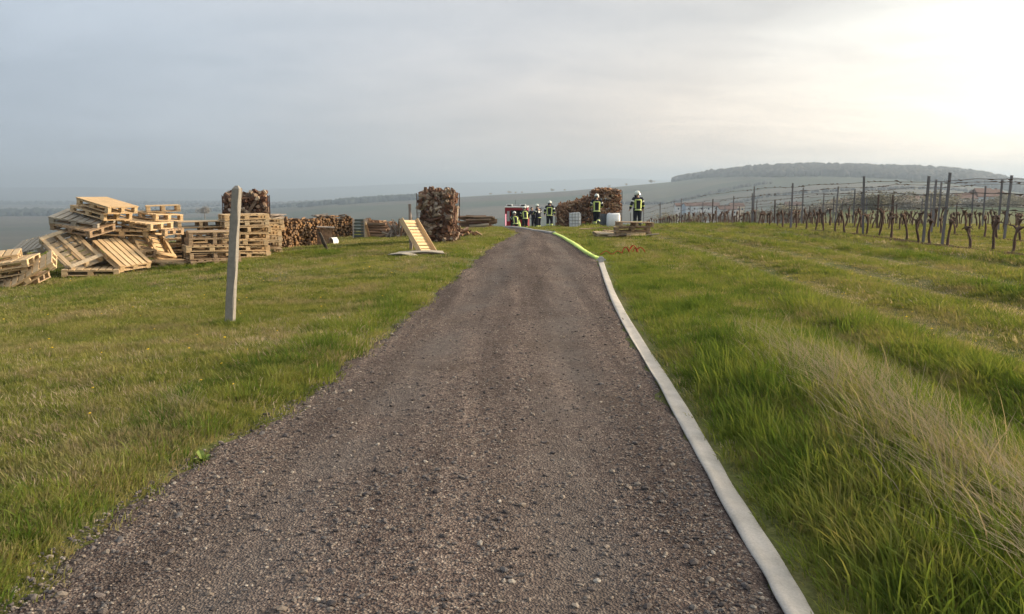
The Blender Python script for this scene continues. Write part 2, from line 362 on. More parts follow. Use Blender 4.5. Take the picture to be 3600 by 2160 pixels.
X = rr[:, None] * np.sin(az)[None]; Y = rr[:, None] * np.cos(az)[None]
Z = H(X, Y)
co = np.concatenate([[[0, 0, 0.0]], np.stack([X, Y, Z], -1).reshape(-1, 3)])
ii, jj = np.meshgrid(np.arange(nr - 1), np.arange(na), indexing='ij'); j2 = (jj + 1) % na
q = np.stack([1 + ii * na + jj, 1 + (ii + 1) * na + jj, 1 + (ii + 1) * na + j2, 1 + ii * na + j2], -1).reshape(-1, 4)[:, ::-1]
def np_mesh(name, co, quads, mat, smooth=True):
    me = bpy.data.meshes.new(name); me.vertices.add(len(co)); me.vertices.foreach_set('co', np.asarray(co, np.float32).ravel())
    n = quads.shape[1]
    me.loops.add(quads.size); me.loops.foreach_set('vertex_index', quads.astype(np.int32).ravel())
    me.polygons.add(len(quads)); me.polygons.foreach_set('loop_start', np.arange(0, quads.size, n, dtype=np.int32)); me.polygons.foreach_set('loop_total', np.full(len(quads), n, np.int32))
    if smooth: me.polygons.foreach_set('use_smooth', np.ones(len(quads), bool))
    me.materials.append(mat); me.update(calc_edges=True); me.validate(); return me
g = link(bpy.data.objects.new('ground', np_mesh('ground', co, q, M['land']))); tag(g, 'grassy hilltop and the wide valley land beyond it', kind='structure')

# ------------------------------------------------------------------ gravel track
def road_material():
    m, t, b = new_mat('gravel_track')
    geo = t.nodes.new('ShaderNodeNewGeometry'); P = geo.outputs['Position']
    v = t.nodes.new('ShaderNodeTexVoronoi'); v.inputs['Scale'].default_value = 90; t.links.new(P, v.inputs['Vector'])
    v2 = t.nodes.new('ShaderNodeTexVoronoi'); v2.inputs['Scale'].default_value = 28; t.links.new(P, v2.inputs['Vector'])
    sp = t.nodes.new('ShaderNodeSeparateColor'); t.links.new(v.outputs['Color'], sp.inputs[0])
    sp2 = t.nodes.new('ShaderNodeSeparateColor'); t.links.new(v2.outputs['Color'], sp2.inputs[0])
    c = cramp(t, sp.outputs[0], [(0.0, (0.036, 0.027, 0.025)), (0.35, (0.074, 0.056, 0.050)), (0.65, (0.110, 0.085, 0.073)), (0.9, (0.165, 0.133, 0.112)), (1.0, (0.32, 0.275, 0.235))])
    c = mixc(t, 0.35, c, cramp(t, sp2.outputs[1], [(0.0, (0.055, 0.042, 0.038)), (0.7, (0.105, 0.080, 0.070)), (1.0, (0.21, 0.175, 0.145))]))
    mpn = t.nodes.new('ShaderNodeMapping'); mpn.inputs['Scale'].default_value = (1.6, 0.35, 1); t.links.new(P, mpn.inputs[0])
    big = noise_n(t, 1.0, 6, 0.6, mpn.outputs[0], 0.4)
    c = mixc(t, 1.0, c, cramp(t, big, [(0.32, (0.72, 0.70, 0.70)), (0.5, (1.0, 0.98, 0.97)), (0.68, (1.22, 1.17, 1.12))]), 'MULTIPLY')
    mp2 = t.nodes.new('ShaderNodeMapping'); mp2.inputs['Scale'].default_value = (2.6, 0.10, 1); mp2.inputs['Rotation'].default_value = (0, 0, R(2)); t.links.new(P, mp2.inputs[0])
    c = mixc(t, 1.0, c, cramp(t, noise_n(t, 1.0, 4, 0.6, mp2.outputs[0], 0.3), [(0.36, (0.80, 0.76, 0.75)), (0.5, (1.10, 1.05, 1.03)), (0.64, (1.45, 1.37, 1.32))]), 'MULTIPLY')
    at_ = t.nodes.new('ShaderNodeAttribute'); at_.attribute_name = 'rut'; rut = MATH(t, 'MULTIPLY', at_.outputs['Fac'], mrange(t, noise_n(t, 0.8, 4, 0.6, P), 0.3, 0.6))
    c = mixc(t, MATH(t, 'MULTIPLY', rut, 0.55), c, mixc(t, noise_n(t, 30, 3, 0.6, P), (0.105, 0.088, 0.079), (0.165, 0.140, 0.125)))
    c = mixc(t, 1.0, c, (1.06, 1.135, 1.18), 'MULTIPLY')
    mud = noise_n(t, 0.9, 5, 0.65, P)
    c = mixc(t, mrange(t, mud, 0.54, 0.70, 0, 0.5), c, (0.080, 0.062, 0.049))
    t.links.new(c, b.inputs['Base Color']); b.inputs['Roughness'].default_value = 1.0; b.inputs['Specular IOR Level'].default_value = 0.05
    bump(t, b, v.outputs['Distance'], 0.8, 0.012)
    return m
M['road'] = road_material()
ys = np.concatenate([np.arange(-1.8, 20, 0.15), np.arange(20, 72, 0.4)])
nx = 40; co = []; wob = lambda y, k: 0.03 * np.sin(y * 2.1 + k) + 0.03 * np.sin(y * 5.3 + 2 * k) + 0.03 * np.sin(y * 11.7 + k)
u = np.linspace(0, 1, nx)
for y in ys:
    l, r = road_l(y) + wob(y, 1.0) - 0.05, road_r(y) + wob(y, 4.0) + 0.10
    xs = l + (r - l) * u
    prof = 0.016 + 0.03 * np.sin(u * math.pi) - 0.022 * (np.exp(-((u - 0.25) / 0.1) ** 2) + np.exp(-((u - 0.74) / 0.1) ** 2)) + 0.006 * bumps(xs, y + 0 * xs, 4.0)
    z = H(xs, np.full(nx, y)) + np.maximum(prof, 0.008); z[0] -= 0.03; z[-1] -= 0.03
    co.append(np.stack([xs, np.full(nx, y), z], -1))
co = np.array(co); ROADZ = co
ii, jj = np.meshgrid(np.arange(len(ys) - 1), np.arange(nx - 1), indexing='ij')
q = np.stack([ii * nx + jj, ii * nx + jj + 1, (ii + 1) * nx + jj + 1, (ii + 1) * nx + jj], -1).reshape(-1, 4)
rme = np_mesh('gravel_road', co.reshape(-1, 3), q, M['road']); ra = rme.attributes.new('rut', 'FLOAT', 'POINT'); ra.data.foreach_set('value', np.tile(np.exp(-((u - 0.27) / 0.10) ** 2) + np.exp(-((u - 0.73) / 0.10) ** 2), len(ys)).astype(np.float32))
tag(link(bpy.data.objects.new('gravel_road', rme)), 'brown gravel track running straight up the hilltop', kind='structure')
def road_z(x, y):
    l, r = road_l(y) + wob(y, 1.0) - 0.05, road_r(y) + wob(y, 4.0) + 0.10
    uu = np.clip((x - l) / (r - l), 0, 1)
    prof = 0.016 + 0.03 * np.sin(uu * math.pi) - 0.022 * (np.exp(-((uu - 0.25) / 0.1) ** 2) + np.exp(-((uu - 0.74) / 0.1) ** 2)) + 0.006 * bumps(x, y, 4.0)
    return H(x, y) + np.maximum(prof, 0.008)

# bare soil under the vine rows
ROWS = [0.0, 3.6, 7.2, 10.8, 14.4, 18.0]
def soil_strip(off, s0, s1, w):
    sv = np.arange(s0, s1, 0.5); co = []
    for k, s_ in enumerate(sv):
        for uu in np.linspace(-1, 1, 7):
            o = off + uu * (w / 2 + 0.10 * math.sin(s_ * 1.7 + off) + 0.06 * math.sin(s_ * 4.1))
            p = ROW_P + ROW_DIR * s_ + ROW_N * o
            co.append((p[0], p[1], Hp(p[0], p[1]) + 0.028 - 0.05 * abs(uu) ** 3))
    n = len(sv); ii, jj = np.meshgrid(np.arange(n - 1), np.arange(6), indexing='ij')
    q = np.stack([ii * 7 + jj, ii * 7 + jj + 1, (ii + 1) * 7 + jj + 1, (ii + 1) * 7 + jj], -1).reshape(-1, 4)[:, ::-1]
    return tag(link(bpy.data.objects.new('soil_strip', np_mesh('soil_strip', np.array(co), q, M['soil']))), 'bare brown soil strip under a vine row', kind='structure')
for k, o in enumerate(ROWS[:3]): soil_strip(o - (0.45 if k == 0 else 0.1), -9, 62, 1.3 if k == 0 else 0.6)

# ------------------------------------------------------------------ scatter by geometry nodes
def scatter_group():
    ng = bpy.data.node_groups.new('scatter', 'GeometryNodeTree')
    ng.interface.new_socket('Geometry', in_out='INPUT', socket_type='NodeSocketGeometry')
    ng.interface.new_socket('Collection', in_out='INPUT', socket_type='NodeSocketCollection')
    ng.interface.new_socket('Geometry', in_out='OUTPUT', socket_type='NodeSocketGeometry')
    gi = ng.nodes.new('NodeGroupInput'); go = ng.nodes.new('NodeGroupOutput')
    ci = ng.nodes.new('GeometryNodeCollectionInfo'); ci.inputs['Separate Children'].default_value = True; ci.inputs['Reset Children'].default_value = True
    ip = ng.nodes.new('GeometryNodeInstanceOnPoints'); ip.inputs['Pick Instance'].default_value = True
    def attr(nm, ty):
        a = ng.nodes.new('GeometryNodeInputNamedAttribute'); a.data_type = ty; a.inputs['Name'].default_value = nm
        return [o for o in a.outputs if o.enabled and o.name == 'Attribute'][0]
    er_ = ng.nodes.new('FunctionNodeEulerToRotation')
    ng.links.new(gi.outputs[0], ip.inputs['Points']); ng.links.new(gi.outputs[1], ci.inputs[0]); ng.links.new(ci.outputs[0], ip.inputs['Instance'])
    ng.links.new(attr('idx', 'INT'), ip.inputs['Instance Index'])
    ng.links.new(attr('rot', 'FLOAT_VECTOR'), er_.inputs[0]); ng.links.new(er_.outputs[0], ip.inputs['Rotation'])
    ng.links.new(attr('scl', 'FLOAT_VECTOR'), ip.inputs['Scale'])
    ng.links.new(ip.outputs[0], go.inputs[0]); return ng
SCATTER = scatter_group()
def scatter(name, pts, rot, scl, meshes, label):
    pts = np.asarray(pts, np.float32); n = len(pts)
    c = bpy.data.collections.new(name + '_kinds')
    for k, me in enumerate(meshes): c.objects.link(bpy.data.objects.new('%s_kind_%02d' % (name, k), me))
    me = bpy.data.meshes.new(name); me.vertices.add(n); me.vertices.foreach_set('co', pts.ravel())
    a = me.attributes.new('idx', 'INT', 'POINT'); a.data.foreach_set('value', RNG.integers(0, len(meshes), n).astype(np.int32))
    a = me.attributes.new('rot', 'FLOAT_VECTOR', 'POINT'); a.data.foreach_set('vector', np.asarray(rot, np.float32).ravel())
    a = me.attributes.new('scl', 'FLOAT_VECTOR', 'POINT'); a.data.foreach_set('vector', np.asarray(scl, np.float32).ravel())
    o = link(bpy.data.objects.new(name, me)); tag(o, label, kind='stuff')
    md = o.modifiers.new('scatter', 'NODES'); md.node_group = SCATTER
    ident = [i.identifier for i in SCATTER.interface.items_tree if i.name == 'Collection'][0]
    md[ident] = c
    return o

HOSE = np.array([unproject(px, py, H) for px, py in [(3100, 2700), (2950, 2400), (2800, 2160), (2738, 2040), (2644, 1891), (2558, 1750), (2487, 1617), (2402, 1469), (2322, 1330), (2249, 1212), (2191, 1116), (2154, 1041), (2130, 975), (2113, 925), (2073, 899), (2045, 881), (2019, 863), (1998, 850), (1973, 835), (1948, 824.5)]])
def hose_x(y): return np.interp(y, HOSE[:, 1], HOSE[:, 0])
# pebbles
def pebble_mat():
    m, t, b = new_mat('pebbles'); oi = t.nodes.new('ShaderNodeObjectInfo'); tcn = t.nodes.new('ShaderNodeTexCoord')
    c = cramp(t, oi.outputs['Random'], [(0.0, (0.048, 0.041, 0.040)), (0.25, (0.092, 0.078, 0.073)), (0.5, (0.132, 0.113, 0.105)), (0.68, (0.105, 0.098, 0.097)), (0.82, (0.185, 0.15, 0.12)), (0.94, (0.25, 0.215, 0.18)), (1.0, (0.37, 0.335, 0.29))])
    c = mixc(t, 1.0, c, cramp(t, noise_n(t, 60, 3, 0.6, tcn.outputs['Object']), [(0.3, (0.8, 0.8, 0.8)), (0.7, (1.15, 1.15, 1.15))]), 'MULTIPLY')
    t.links.new(c, b.inputs['Base Color']); b.inputs['Roughness'].default_value = 0.75; return m
M['pebble'] = pebble_mat()
def pebble(seed):
    bm = bmesh.new(); bmesh.ops.create_icosphere(bm, subdivisions=1, radius=0.5); rs = random.Random(seed)
    sx, sy, sz = rs.uniform(0.8, 1.25), rs.uniform(0.6, 0.9), rs.uniform(0.4, 0.65); o = Vector((rs.random() * 50, seed, 0))
    for v in bm.verts:
        k = 1 + 0.45 * mnoise.noise(v.co * 1.8 + o); v.co = Vector((v.co.x * sx * k, v.co.y * sy * k, v.co.z * sz * k))
    me = bpy.data.meshes.new('pebble'); bm.to_mesh(me); bm.free(); me.materials.append(M['pebble'])
    return me
P_ = []
for y0, y1, den in ((2.4, 4.5, 2600), (4.5, 7, 1500), (7, 11, 700), (11, 18, 260), (18, 32, 70)):
    n = int((y1 - y0) * 3.2 * den); y = RNG.uniform(y0, y1, n); uu = RNG.uniform(-0.03, 1.03, n)
    keep = RNG.random(n) < 0.40 + 0.45 * (np.abs(uu - 0.5) * 2) ** 1.2 + 0.35 * bumps(uu * 6, y * 1.5, 1.0) - 0.30 * (np.exp(-((uu - 0.25) / 0.09) ** 2) + np.exp(-((uu - 0.72) / 0.09) ** 2))
    keep &= (road_l(y) + (road_r(y) + 0.08 - road_l(y)) * uu) < hose_x(y) - 0.085
    y, uu = y[keep], uu[keep]; x = road_l(y) + (road_r(y) + 0.08 - road_l(y)) * uu
    sz = np.clip(RNG.lognormal(math.log(0.0105), 0.48, len(y)), 0.005, 0.045) * (1 + 0.012 * y) * (1 + 0.12 * (1 - ss(3.5, 6, y)))
    P_.append(np.stack([x, y, road_z(x, y) + sz * 0.08, sz], -1))
P_ = np.concatenate(P_); n = len(P_)
scatter('gravel', P_[:, :3], np.stack([RNG.uniform(-0.3, 0.3, n), RNG.uniform(-0.3, 0.3, n), RNG.uniform(0, 6.28, n)], -1), np.repeat(P_[:, 3:], 3, 1), [pebble(i) for i in range(8)], 'loose small brown and grey pebbles lying on the track')

# ------------------------------------------------------------------ grass
def grass_mat(name, greens, straw, dry, sat=1.0):
    m = bpy.data.materials.new(name); m.use_nodes = True; t = m.node_tree; t.nodes.clear()
    geo = t.nodes.new('ShaderNodeNewGeometry'); oi = t.nodes.new('ShaderNodeObjectInfo'); P = geo.outputs['Position']
    big = noise_n(t, 0.7, 5, 0.65, P); mid = noise_n(t, 1.9, 4, 0.6, P); hi = noise_n(t, 9.0, 2, 0.6, P)
    mid = mrange(t, mid, 0.36, 0.64); big = mrange(t, big, 0.36, 0.64); hi = mrange(t, hi, 0.3, 0.7); wide = mrange(t, noise_n(t, 0.28, 3, 0.5, P), 0.38, 0.62)
    k = MATH(t, 'ADD', MATH(t, 'ADD', MATH(t, 'MULTIPLY', mid, 0.36), MATH(t, 'MULTIPLY', wide, 0.22)), MATH(t, 'ADD', MATH(t, 'MULTIPLY', oi.outputs['Random'], 0.24), MATH(t, 'MULTIPLY', hi, 0.18)))
    c = cramp(t, k, [(0.16 + 0.68 * i / (len(greens) - 1), g_) for i, g_ in enumerate(greens)])
    dm = MATH(t, 'ADD', MATH(t, 'MULTIPLY', big, 0.7), MATH(t, 'ADD', MATH(t, 'MULTIPLY', hi, 0.3), MATH(t, 'MULTIPLY', oi.outputs['Random'], 0.16)))
    c = mixc(t, mrange(t, dm, dry[0], dry[1], 0, dry[2]), c, straw)
    d = t.nodes.new('ShaderNodeBsdfDiffuse'); tr = t.nodes.new('ShaderNodeBsdfTranslucent'); mxs = t.nodes.new('ShaderNodeMixShader'); mxs.inputs[0].default_value = 0.42
    t.links.new(c, d.inputs[0]); t.links.new(mixc(t, 1.0, c, (1.2, 1.12, 0.7), 'MULTIPLY'), tr.inputs[0])
    t.links.new(d.outputs[0], mxs.inputs[1]); t.links.new(tr.outputs[0], mxs.inputs[2])
    o = t.nodes.new('ShaderNodeOutputMaterial'); t.links.new(mxs.outputs[0], o.inputs[0]); return m
M['lawn'] = grass_mat('lawn_grass', [(0.076, 0.106, 0.028), (0.158, 0.190, 0.049), (0.250, 0.255, 0.076), (0.300, 0.275, 0.115)], (0.33, 0.27, 0.165), (0.54, 0.95, 0.75))
M['tall'] = grass_mat('long_grass', [(0.064, 0.112, 0.023), (0.115, 0.172, 0.034), (0.185, 0.225, 0.052), (0.25, 0.25, 0.085)], (0.28, 0.235, 0.12), (0.72, 1.05, 0.6))
M['straw'] = grass_mat('dry_straw', [(0.30, 0.24, 0.16), (0.40, 0.33, 0.23), (0.48, 0.41, 0.31), (0.34, 0.29, 0.18)], (0.26, 0.21, 0.14), (0.5, 1.0, 0.5))
def tuft(name, mat, n, rad, h0, h1, wid, lean, wind, seed, seg=3):
    rs = random.Random(seed); v = []; f = []
    for _ in range(n):
        a = rs.uniform(0, 6.283); r = rad * math.sqrt(rs.random()); x0, y0 = r * math.cos(a), r * math.sin(a)
        hgt = rs.uniform(h0, h1) * (1.15 - 0.4 * r / rad); fa = rs.uniform(0, 6.283); w = wid * rs.choice([0.55, 0.8, 1.0, 1.0, 1.3, 1.8])
        le = rs.uniform(0.1, lean); dx, dy = math.cos(a + rs.uniform(-0.8, 0.8)) * le + wind[0] * rs.uniform(0.5, 1.3), math.sin(a) * le + wind[1] * rs.uniform(0.5, 1.3)
        cx, cy = math.cos(fa) * w / 2, math.sin(fa) * w / 2; b = len(v)
        for s_ in range(seg):
            t_ = s_ / seg; q_ = t_ * t_; k = 1 - 0.75 * t_ ** 1.5; z = hgt * t_ * (1 - 0.25 * q_ * min(1, math.hypot(dx, dy)))
            x, y = x0 + dx * hgt * q_, y0 + dy * hgt * q_
            v += [(x - cx * k, y - cy * k, z - 0.01), (x + cx * k, y + cy * k, z - 0.01)]
        v.append((x0 + dx * hgt, y0 + dy * hgt, hgt * (1 - 0.25 * min(1, math.hypot(dx, dy))) - 0.01))
        for s_ in range(seg - 1): f.append((b + 2 * s_, b + 2 * s_ + 1, b + 2 * s_ + 3, b + 2 * s_ + 2))
        f.append((b + 2 * seg - 2, b + 2 * seg - 1, b + 2 * seg))
    me = bpy.data.meshes.new(name); me.from_pydata(v, [], f); me.materials.append(mat); return me
lawn_k = [tuft('lawn_tuft', M['lawn'], 64, 0.12, 0.022, 0.060, 0.0044, 0.9, (-0.15, 0.03), i) for i in range(8)]
med_k = [tuft('verge_tuft', M['tall'], 44, 0.11, 0.05, 0.11, 0.0046, 0.85, (-0.2, 0.03), 20 + i) for i in range(6)]
tall_k = [tuft('long_tuft', M['tall'], 34, 0.13, 0.06, 0.19, 0.0054, 0.7, (-0.10, 0.04), 40 + i, 4) for i in range(7)]
straw_k = [tuft('straw_tuft', M['straw'], 9, 0.20, 0.24, 0.54, 0.0038, 0.6, (-0.28, 0.85), 60 + i, 4) for i in range(6)]
dryshort_k = [tuft('dry_tuft', M['straw'], 34, 0.15, 0.02, 0.060, 0.0038, 1.1, (-0.2, 0.1), 80 + i) for i in range(4)]
def wedge(r0, r1, den, a0=-35, a1=35):
    n = int(0.5 * R(a1 - a0) * (r1 * r1 - r0 * r0) * den)
    r = np.sqrt(RNG.uniform(r0 * r0, r1 * r1, n)); a = RNG.uniform(R(a0), R(a1), n)
    return r * np.sin(a), r * np.cos(a)
def outside(x, y):
    return np.maximum(road_l(y) + wob(y, 1.0) - x, x - road_r(y) - wob(y, 4.0))
far_k = [tuft('far_tuft', M['lawn'], 34, 0.13, 0.025, 0.065, 0.0085, 0.9, (-0.15, 0.05), 90 + i, 2) for i in range(6)]
far_d = [tuft('far_dry_tuft', M['straw'], 22, 0.14, 0.02, 0.055, 0.0065, 0.9, (-0.3, 0.1), 100 + i, 2) for i in range(4)]
acc = {k: [] for k in ('lawn', 'med', 'tall', 'straw', 'dry')}
for r0, r1, den in ((2.0, 5, 420), (5, 9, 300), (9, 16, 150), (16, 28, 62), (28, 45, 26), (45, 80, 9)):
    x, y = wedge(r0, r1, den, -43, 43) if r1 <= 9 else wedge(r0, r1, den); d = outside(x, y); edge = 0.05 + 0.12 * bumps(x * 1.0, y, 3.0)
    keep = d > edge
    hx = x - hose_x(y); keep &= ~((hx > -0.20) & (hx < 0.20 + 0.05 * np.minimum(y, 12) / 12) & (y < 40)) & ~((hx > -0.5) & (hx <= 0) & (RNG.random(len(x)) < 0.75))
    keep &= RNG.random(len(x)) < np.clip(0.25 + (d - edge) / 0.35, 0, 1)
    for k, o in enumerate(ROWS[:3]):
        ro = row_off(x, y); keep &= ~((np.abs(ro - o + (0.35 if k == 0 else 0.1)) < (0.42 if k == 0 else 0.28)) & (x > 5) & (RNG.random(len(x)) < 0.86))
    x, y, d = x[keep], y[keep], d[keep]
    sc = (1 + 0.018 * np.hypot(x, y)) * RNG.uniform(0.7, 1.35, len(x)) * np.clip(1 + 0.5 * bumps(x, y, 0.9), 0.6, 1.4)
    rt = x - road_r(y); stp = np.sin(row_off(x, y) * 2 * math.pi / 1.85 + 0.5 * np.sin(y * 0.21)) * (x > 2) * ss(1.9, 2.8, rt) * (1 - ss(-1.4, -0.6, row_off(x, y))); sc = sc * (1 + 0.45 * stp)
    hx = x - hose_x(y); tallm = (x > 0) & (hx > 0.36) & (rt > 0.32) & (rt < 2.3) & (y < 15) & (RNG.random(len(x)) < 0.5 * (1 - ss(4.5, 9.5, y)) * ss(0.3, 0.6, rt) * (1 - ss(1.5, 2.1, rt)) * np.clip(0.8 + 1.2 * bumps(x, y, 2.2), 0.1, 1.4))
    medm = ~tallm & ((hx > 0.22) | (hx < -0.3)) & (((d < 1.1) & (d > 0.12) & (RNG.random(len(x)) < 0.34 * (1 - ss(0.4, 1.1, d)) * np.clip(0.6 + 1.6 * bumps(x, y + 20, 1.7), 0, 1.5))) | ((x > 0) & (rt < 3.2) & (y < 22) & (RNG.random(len(x)) < 0.25)) | (RNG.random(len(x)) < np.clip(bumps(x + 30, y, 0.8) * 0.9 - 0.2, 0, 0.45) + np.clip(0.30 * stp - 0.1, 0, 1)))
    dm = ~tallm & ~medm & (RNG.random(len(x)) < np.clip(0.08 + 0.9 * bumps(x - 50, y, 1.1), 0.02, 0.42) + np.clip(-0.34 * stp, 0, 1))
    for nm, mk in (('tall', tallm), ('med', medm), ('dry', dm), ('lawn', ~tallm & ~medm & ~dm)):
        acc[nm].append(np.stack([x[mk], y[mk], sc[mk]], -1))
# stiff dry straw lying over the bank
n = 1000; y = RNG.uniform(2.6, 9.5, n) ** 1.0; rt = RNG.normal(1.42, 0.19, n) + 0.02 * (y - 5); x = road_r(y) + rt
keep = RNG.random(n) < np.clip(0.52 - 0.05 * (y - 3) + 1.3 * bumps(x, y, 1.9), 0.02, 1)
acc['straw'].append(np.stack([x[keep], y[keep], RNG.uniform(0.7, 1.15, keep.sum()) * (1 - 0.03 * y[keep])], -1))
for (px_, py_, rx_, ry_, cnt, nm_, sc_) in ((1090, 890, 0.9, 0.35, 90, 'med', 1.7), (680, 945, 0.9, 0.3, 110, 'med', 1.8), (1180, 895, 0.5, 0.3, 60, 'med', 1.5), (815, 1142, 0.22, 0.12, 26, 'med', 1.3), (2205, 872, 0.35, 0.5, 26, 'straw', 0.6), (2260, 945, 0.4, 0.6, 50, 'med', 1.5), (2290, 1010, 0.5, 0.8, 60, 'med', 1.6), (2400, 1090, 0.4, 0.5, 50, 'med', 1.5), (2620, 1000, 0.6, 0.8, 24, 'straw', 0.45), (3000, 870, 1.5, 0.8, 40, 'straw', 0.5), (3300, 930, 1.5, 0.8, 40, 'straw', 0.45), (620, 1440, 0.25, 0.15, 14, 'straw', 0.4)):
    x0_, y0_ = unproject(px_, py_, H); acc[nm_].append(np.stack([x0_ + RNG.normal(0, rx_ * 0.5, cnt), y0_ + RNG.normal(0, ry_ * 0.5, cnt), sc_ * RNG.uniform(0.6, 1.2, cnt)], -1))
x, y = wedge(5, 40, 0.5); keep = (outside(x, y) > 0.5) & (bumps(x + 7, y, 0.7) > 0.12)
acc['straw'].append(np.stack([x[keep], y[keep], RNG.uniform(0.25, 0.5, keep.sum())], -1))
def grow(name, A, kinds, lab, spin):
    n = len(A); pts = np.stack([A[:, 0], A[:, 1], H(A[:, 0], A[:, 1])], -1)
    rz = RNG.uniform(0, 6.283, n) if spin else RNG.normal(0, 0.35 if name == 'straw' else 1.3, n)
    rot = np.stack([RNG.uniform(-0.12, 0.12, n), RNG.uniform(-0.12, 0.12, n), rz], -1)
    scl = np.stack([A[:, 2] * 1.1, A[:, 2] * 1.1, A[:, 2] * RNG.uniform(0.7, 1.15, n)], -1)
    return scatter(name, pts, rot, scl, kinds, lab)
for nm, name, kinds, far, lab in (('lawn', 'lawn_grass', lawn_k, far_k, 'short green lawn grass covering the hilltop'), ('med', 'verge_grass', med_k, None, 'rough green verge grass along the gravel track'), ('tall', 'long_grass', tall_k, None, 'long bright green grass on the bank beside the hose'), ('straw', 'straw', straw_k, None, 'dry pale straw stalks bent over the bank'), ('dry', 'dry_grass', dryshort_k, far_d, 'withered short tan grass between the green')):
    A = np.concatenate(acc[nm]); rad_ = np.hypot(A[:, 0], A[:, 1])
    if far is None: grow(name, A, kinds, lab, False)
    else:
        grow(name, A[rad_ < 13], kinds, lab, True); grow(name, A[rad_ >= 13], far, lab + ', farther off', True)
# dandelions
M['dandelion'] = plain_mat('dandelion_yellow', (0.75, 0.50, 0.03), 0.8, 0.1, 20)
bm = bmesh.new(); bmesh.ops.create_icosphere(bm, subdivisions=1, radius=0.5)
for v in bm.verts: v.co.z *= 0.45
me = bpy.data.meshes.new('dandelion'); bm.to_mesh(me); bm.free(); me.materials.append(M['dandelion'])
x, y = wedge(3.5, 22, 1.1); keep = (outside(x, y) > 0.3) & (bumps(x + 3, y, 0.9) > -0.05) & ((x < 0) | (x - road_r(y) > 2.4)); x, y = x[keep], y[keep]; n = len(x)
scatter('dandelions', np.stack([x, y, H(x, y) + RNG.uniform(0.035, 0.07, n)], -1), RNG.uniform(-0.4, 0.4, (n, 3)), np.repeat(RNG.uniform(0.016, 0.030, (n, 1)), 3, 1), [me], 'tiny yellow dandelion heads dotted over the lawn')

# ------------------------------------------------------------------ hoses
def ribbon(name, pts, width, thick, mats, label, cat, lift, parent=None, sub=6, bulge=0.0):
    P = []
    pts = [np.array(p, float) for p in pts]
    for i in range(len(pts) - 1):                        # Catmull-Rom through the laid-out points
        p0, p1, p2, p3 = pts[max(i - 1, 0)], pts[i], pts[i + 1], pts[min(i + 2, len(pts) - 1)]
        for k in range(sub):
            t_ = k / sub; P.append(0.5 * ((2 * p1) + (p2 - p0) * t_ + (2 * p0 - 5 * p1 + 4 * p2 - p3) * t_ ** 2 + (3 * p1 - p0 - 3 * p2 + p3) * t_ ** 3))
    P.append(pts[-1]); rings = []
    for i, p in enumerate(P):
        d = P[min(i + 1, len(P) - 1)] - P[max(i - 1, 0)]; d /= np.linalg.norm(d); nrm_ = np.array([d[1], -d[0]])
        w = width * (1 + 0.03 * math.sin(i * 0.9)); z0 = None; ring = []
        for uu, zt in ((-1, 0.25), (-0.9, 0.75), (-0.45, 1.0), (0.45, 1.0), (0.9, 0.75), (1, 0.25), (0.9, -1.0), (-0.9, -1.0)):
            q_ = p + nrm_ * uu * w / 2
            zb = max(float(H(q_[0], q_[1])), float(road_z(q_[0], q_[1])) if road_l(q_[1]) < q_[0] < road_r(q_[1]) + 0.08 else -99)
            ring.append([q_[0], q_[1], zb + lift + thick * zt + 0.006 * math.sin(i * 0.35 + uu)])
        rings.append(ring)
    mb = MB(); mb.ring_loft(rings); o = mb.build(name, mats, parent, smooth=True)
    if label: tag(o, label, cat)
    return o, P
def hose_mat(name, c1, c2):
    m, t, b = new_mat(name); geo = t.nodes.new('ShaderNodeNewGeometry'); P = geo.outputs['Position']
    a = noise_n(t, 5.0, 5, 0.65, P); w = noise_n(t, 90.0, 3, 0.6, P)
    c = cramp(t, a, [(0.35, c1), (0.65, c2)]); c = mixc(t, 1.0, c, cramp(t, w, [(0.35, (0.86, 0.86, 0.86)), (0.65, (1.05, 1.05, 1.05))]), 'MULTIPLY')
    t.links.new(c, b.inputs['Base Color']); b.inputs['Roughness'].default_value = 0.8; bump(t, b, w, 0.25, 0.002); return m
M['hose_white'] = hose_mat('white_canvas_hose', (0.40, 0.37, 0.33), (0.50, 0.465, 0.42))
M['hose_yellow'] = hose_mat('neon_yellow_hose', (0.58, 0.74, 0.16), (0.70, 0.86, 0.26))
wp = [unproject(px, py, H) for px, py in [(2950, 2400), (2800, 2160), (2738, 2040), (2644, 1891), (2558, 1750), (2487, 1617), (2402, 1469), (2322, 1330), (2249, 1212), (2191, 1116), (2154, 1041), (2130, 975), (2113, 925)]]
hose, HP = ribbon('fire_hose', wp, 0.125, 0.012, M['hose_white'], 'flat greyish white fire hose along the edge of the gravel track', 'fire hose', 0.007)
yp = [unproject(px, py, H) for px, py in [(2103, 913), (2073, 899), (2045, 881), (2019, 863), (1998, 850), (1973, 835), (1948, 824.5)]]
hose2, HP2 = ribbon('fire_hose', yp, 0.135, 0.045, M['hose_yellow'], 'neon yellow fire hose joined to the white one on the track', 'fire hose', 0.01)
pp = [unproject(px, py, H) for px, py in [(1943, 824.5), (1925, 820.5), (1905, 816.5)]]; pp += [(pp[-1][0] - 0.7, pp[-1][1] + 4.0), (pp[-1][0] - 1.6, pp[-1][1] + 12.0)]
hose3, HP3 = ribbon('fire_hose', pp, 0.15, 0.05, M['hose_white'], 'pale hose leading on from the yellow one to the fire engine', 'fire hose', 0.01)
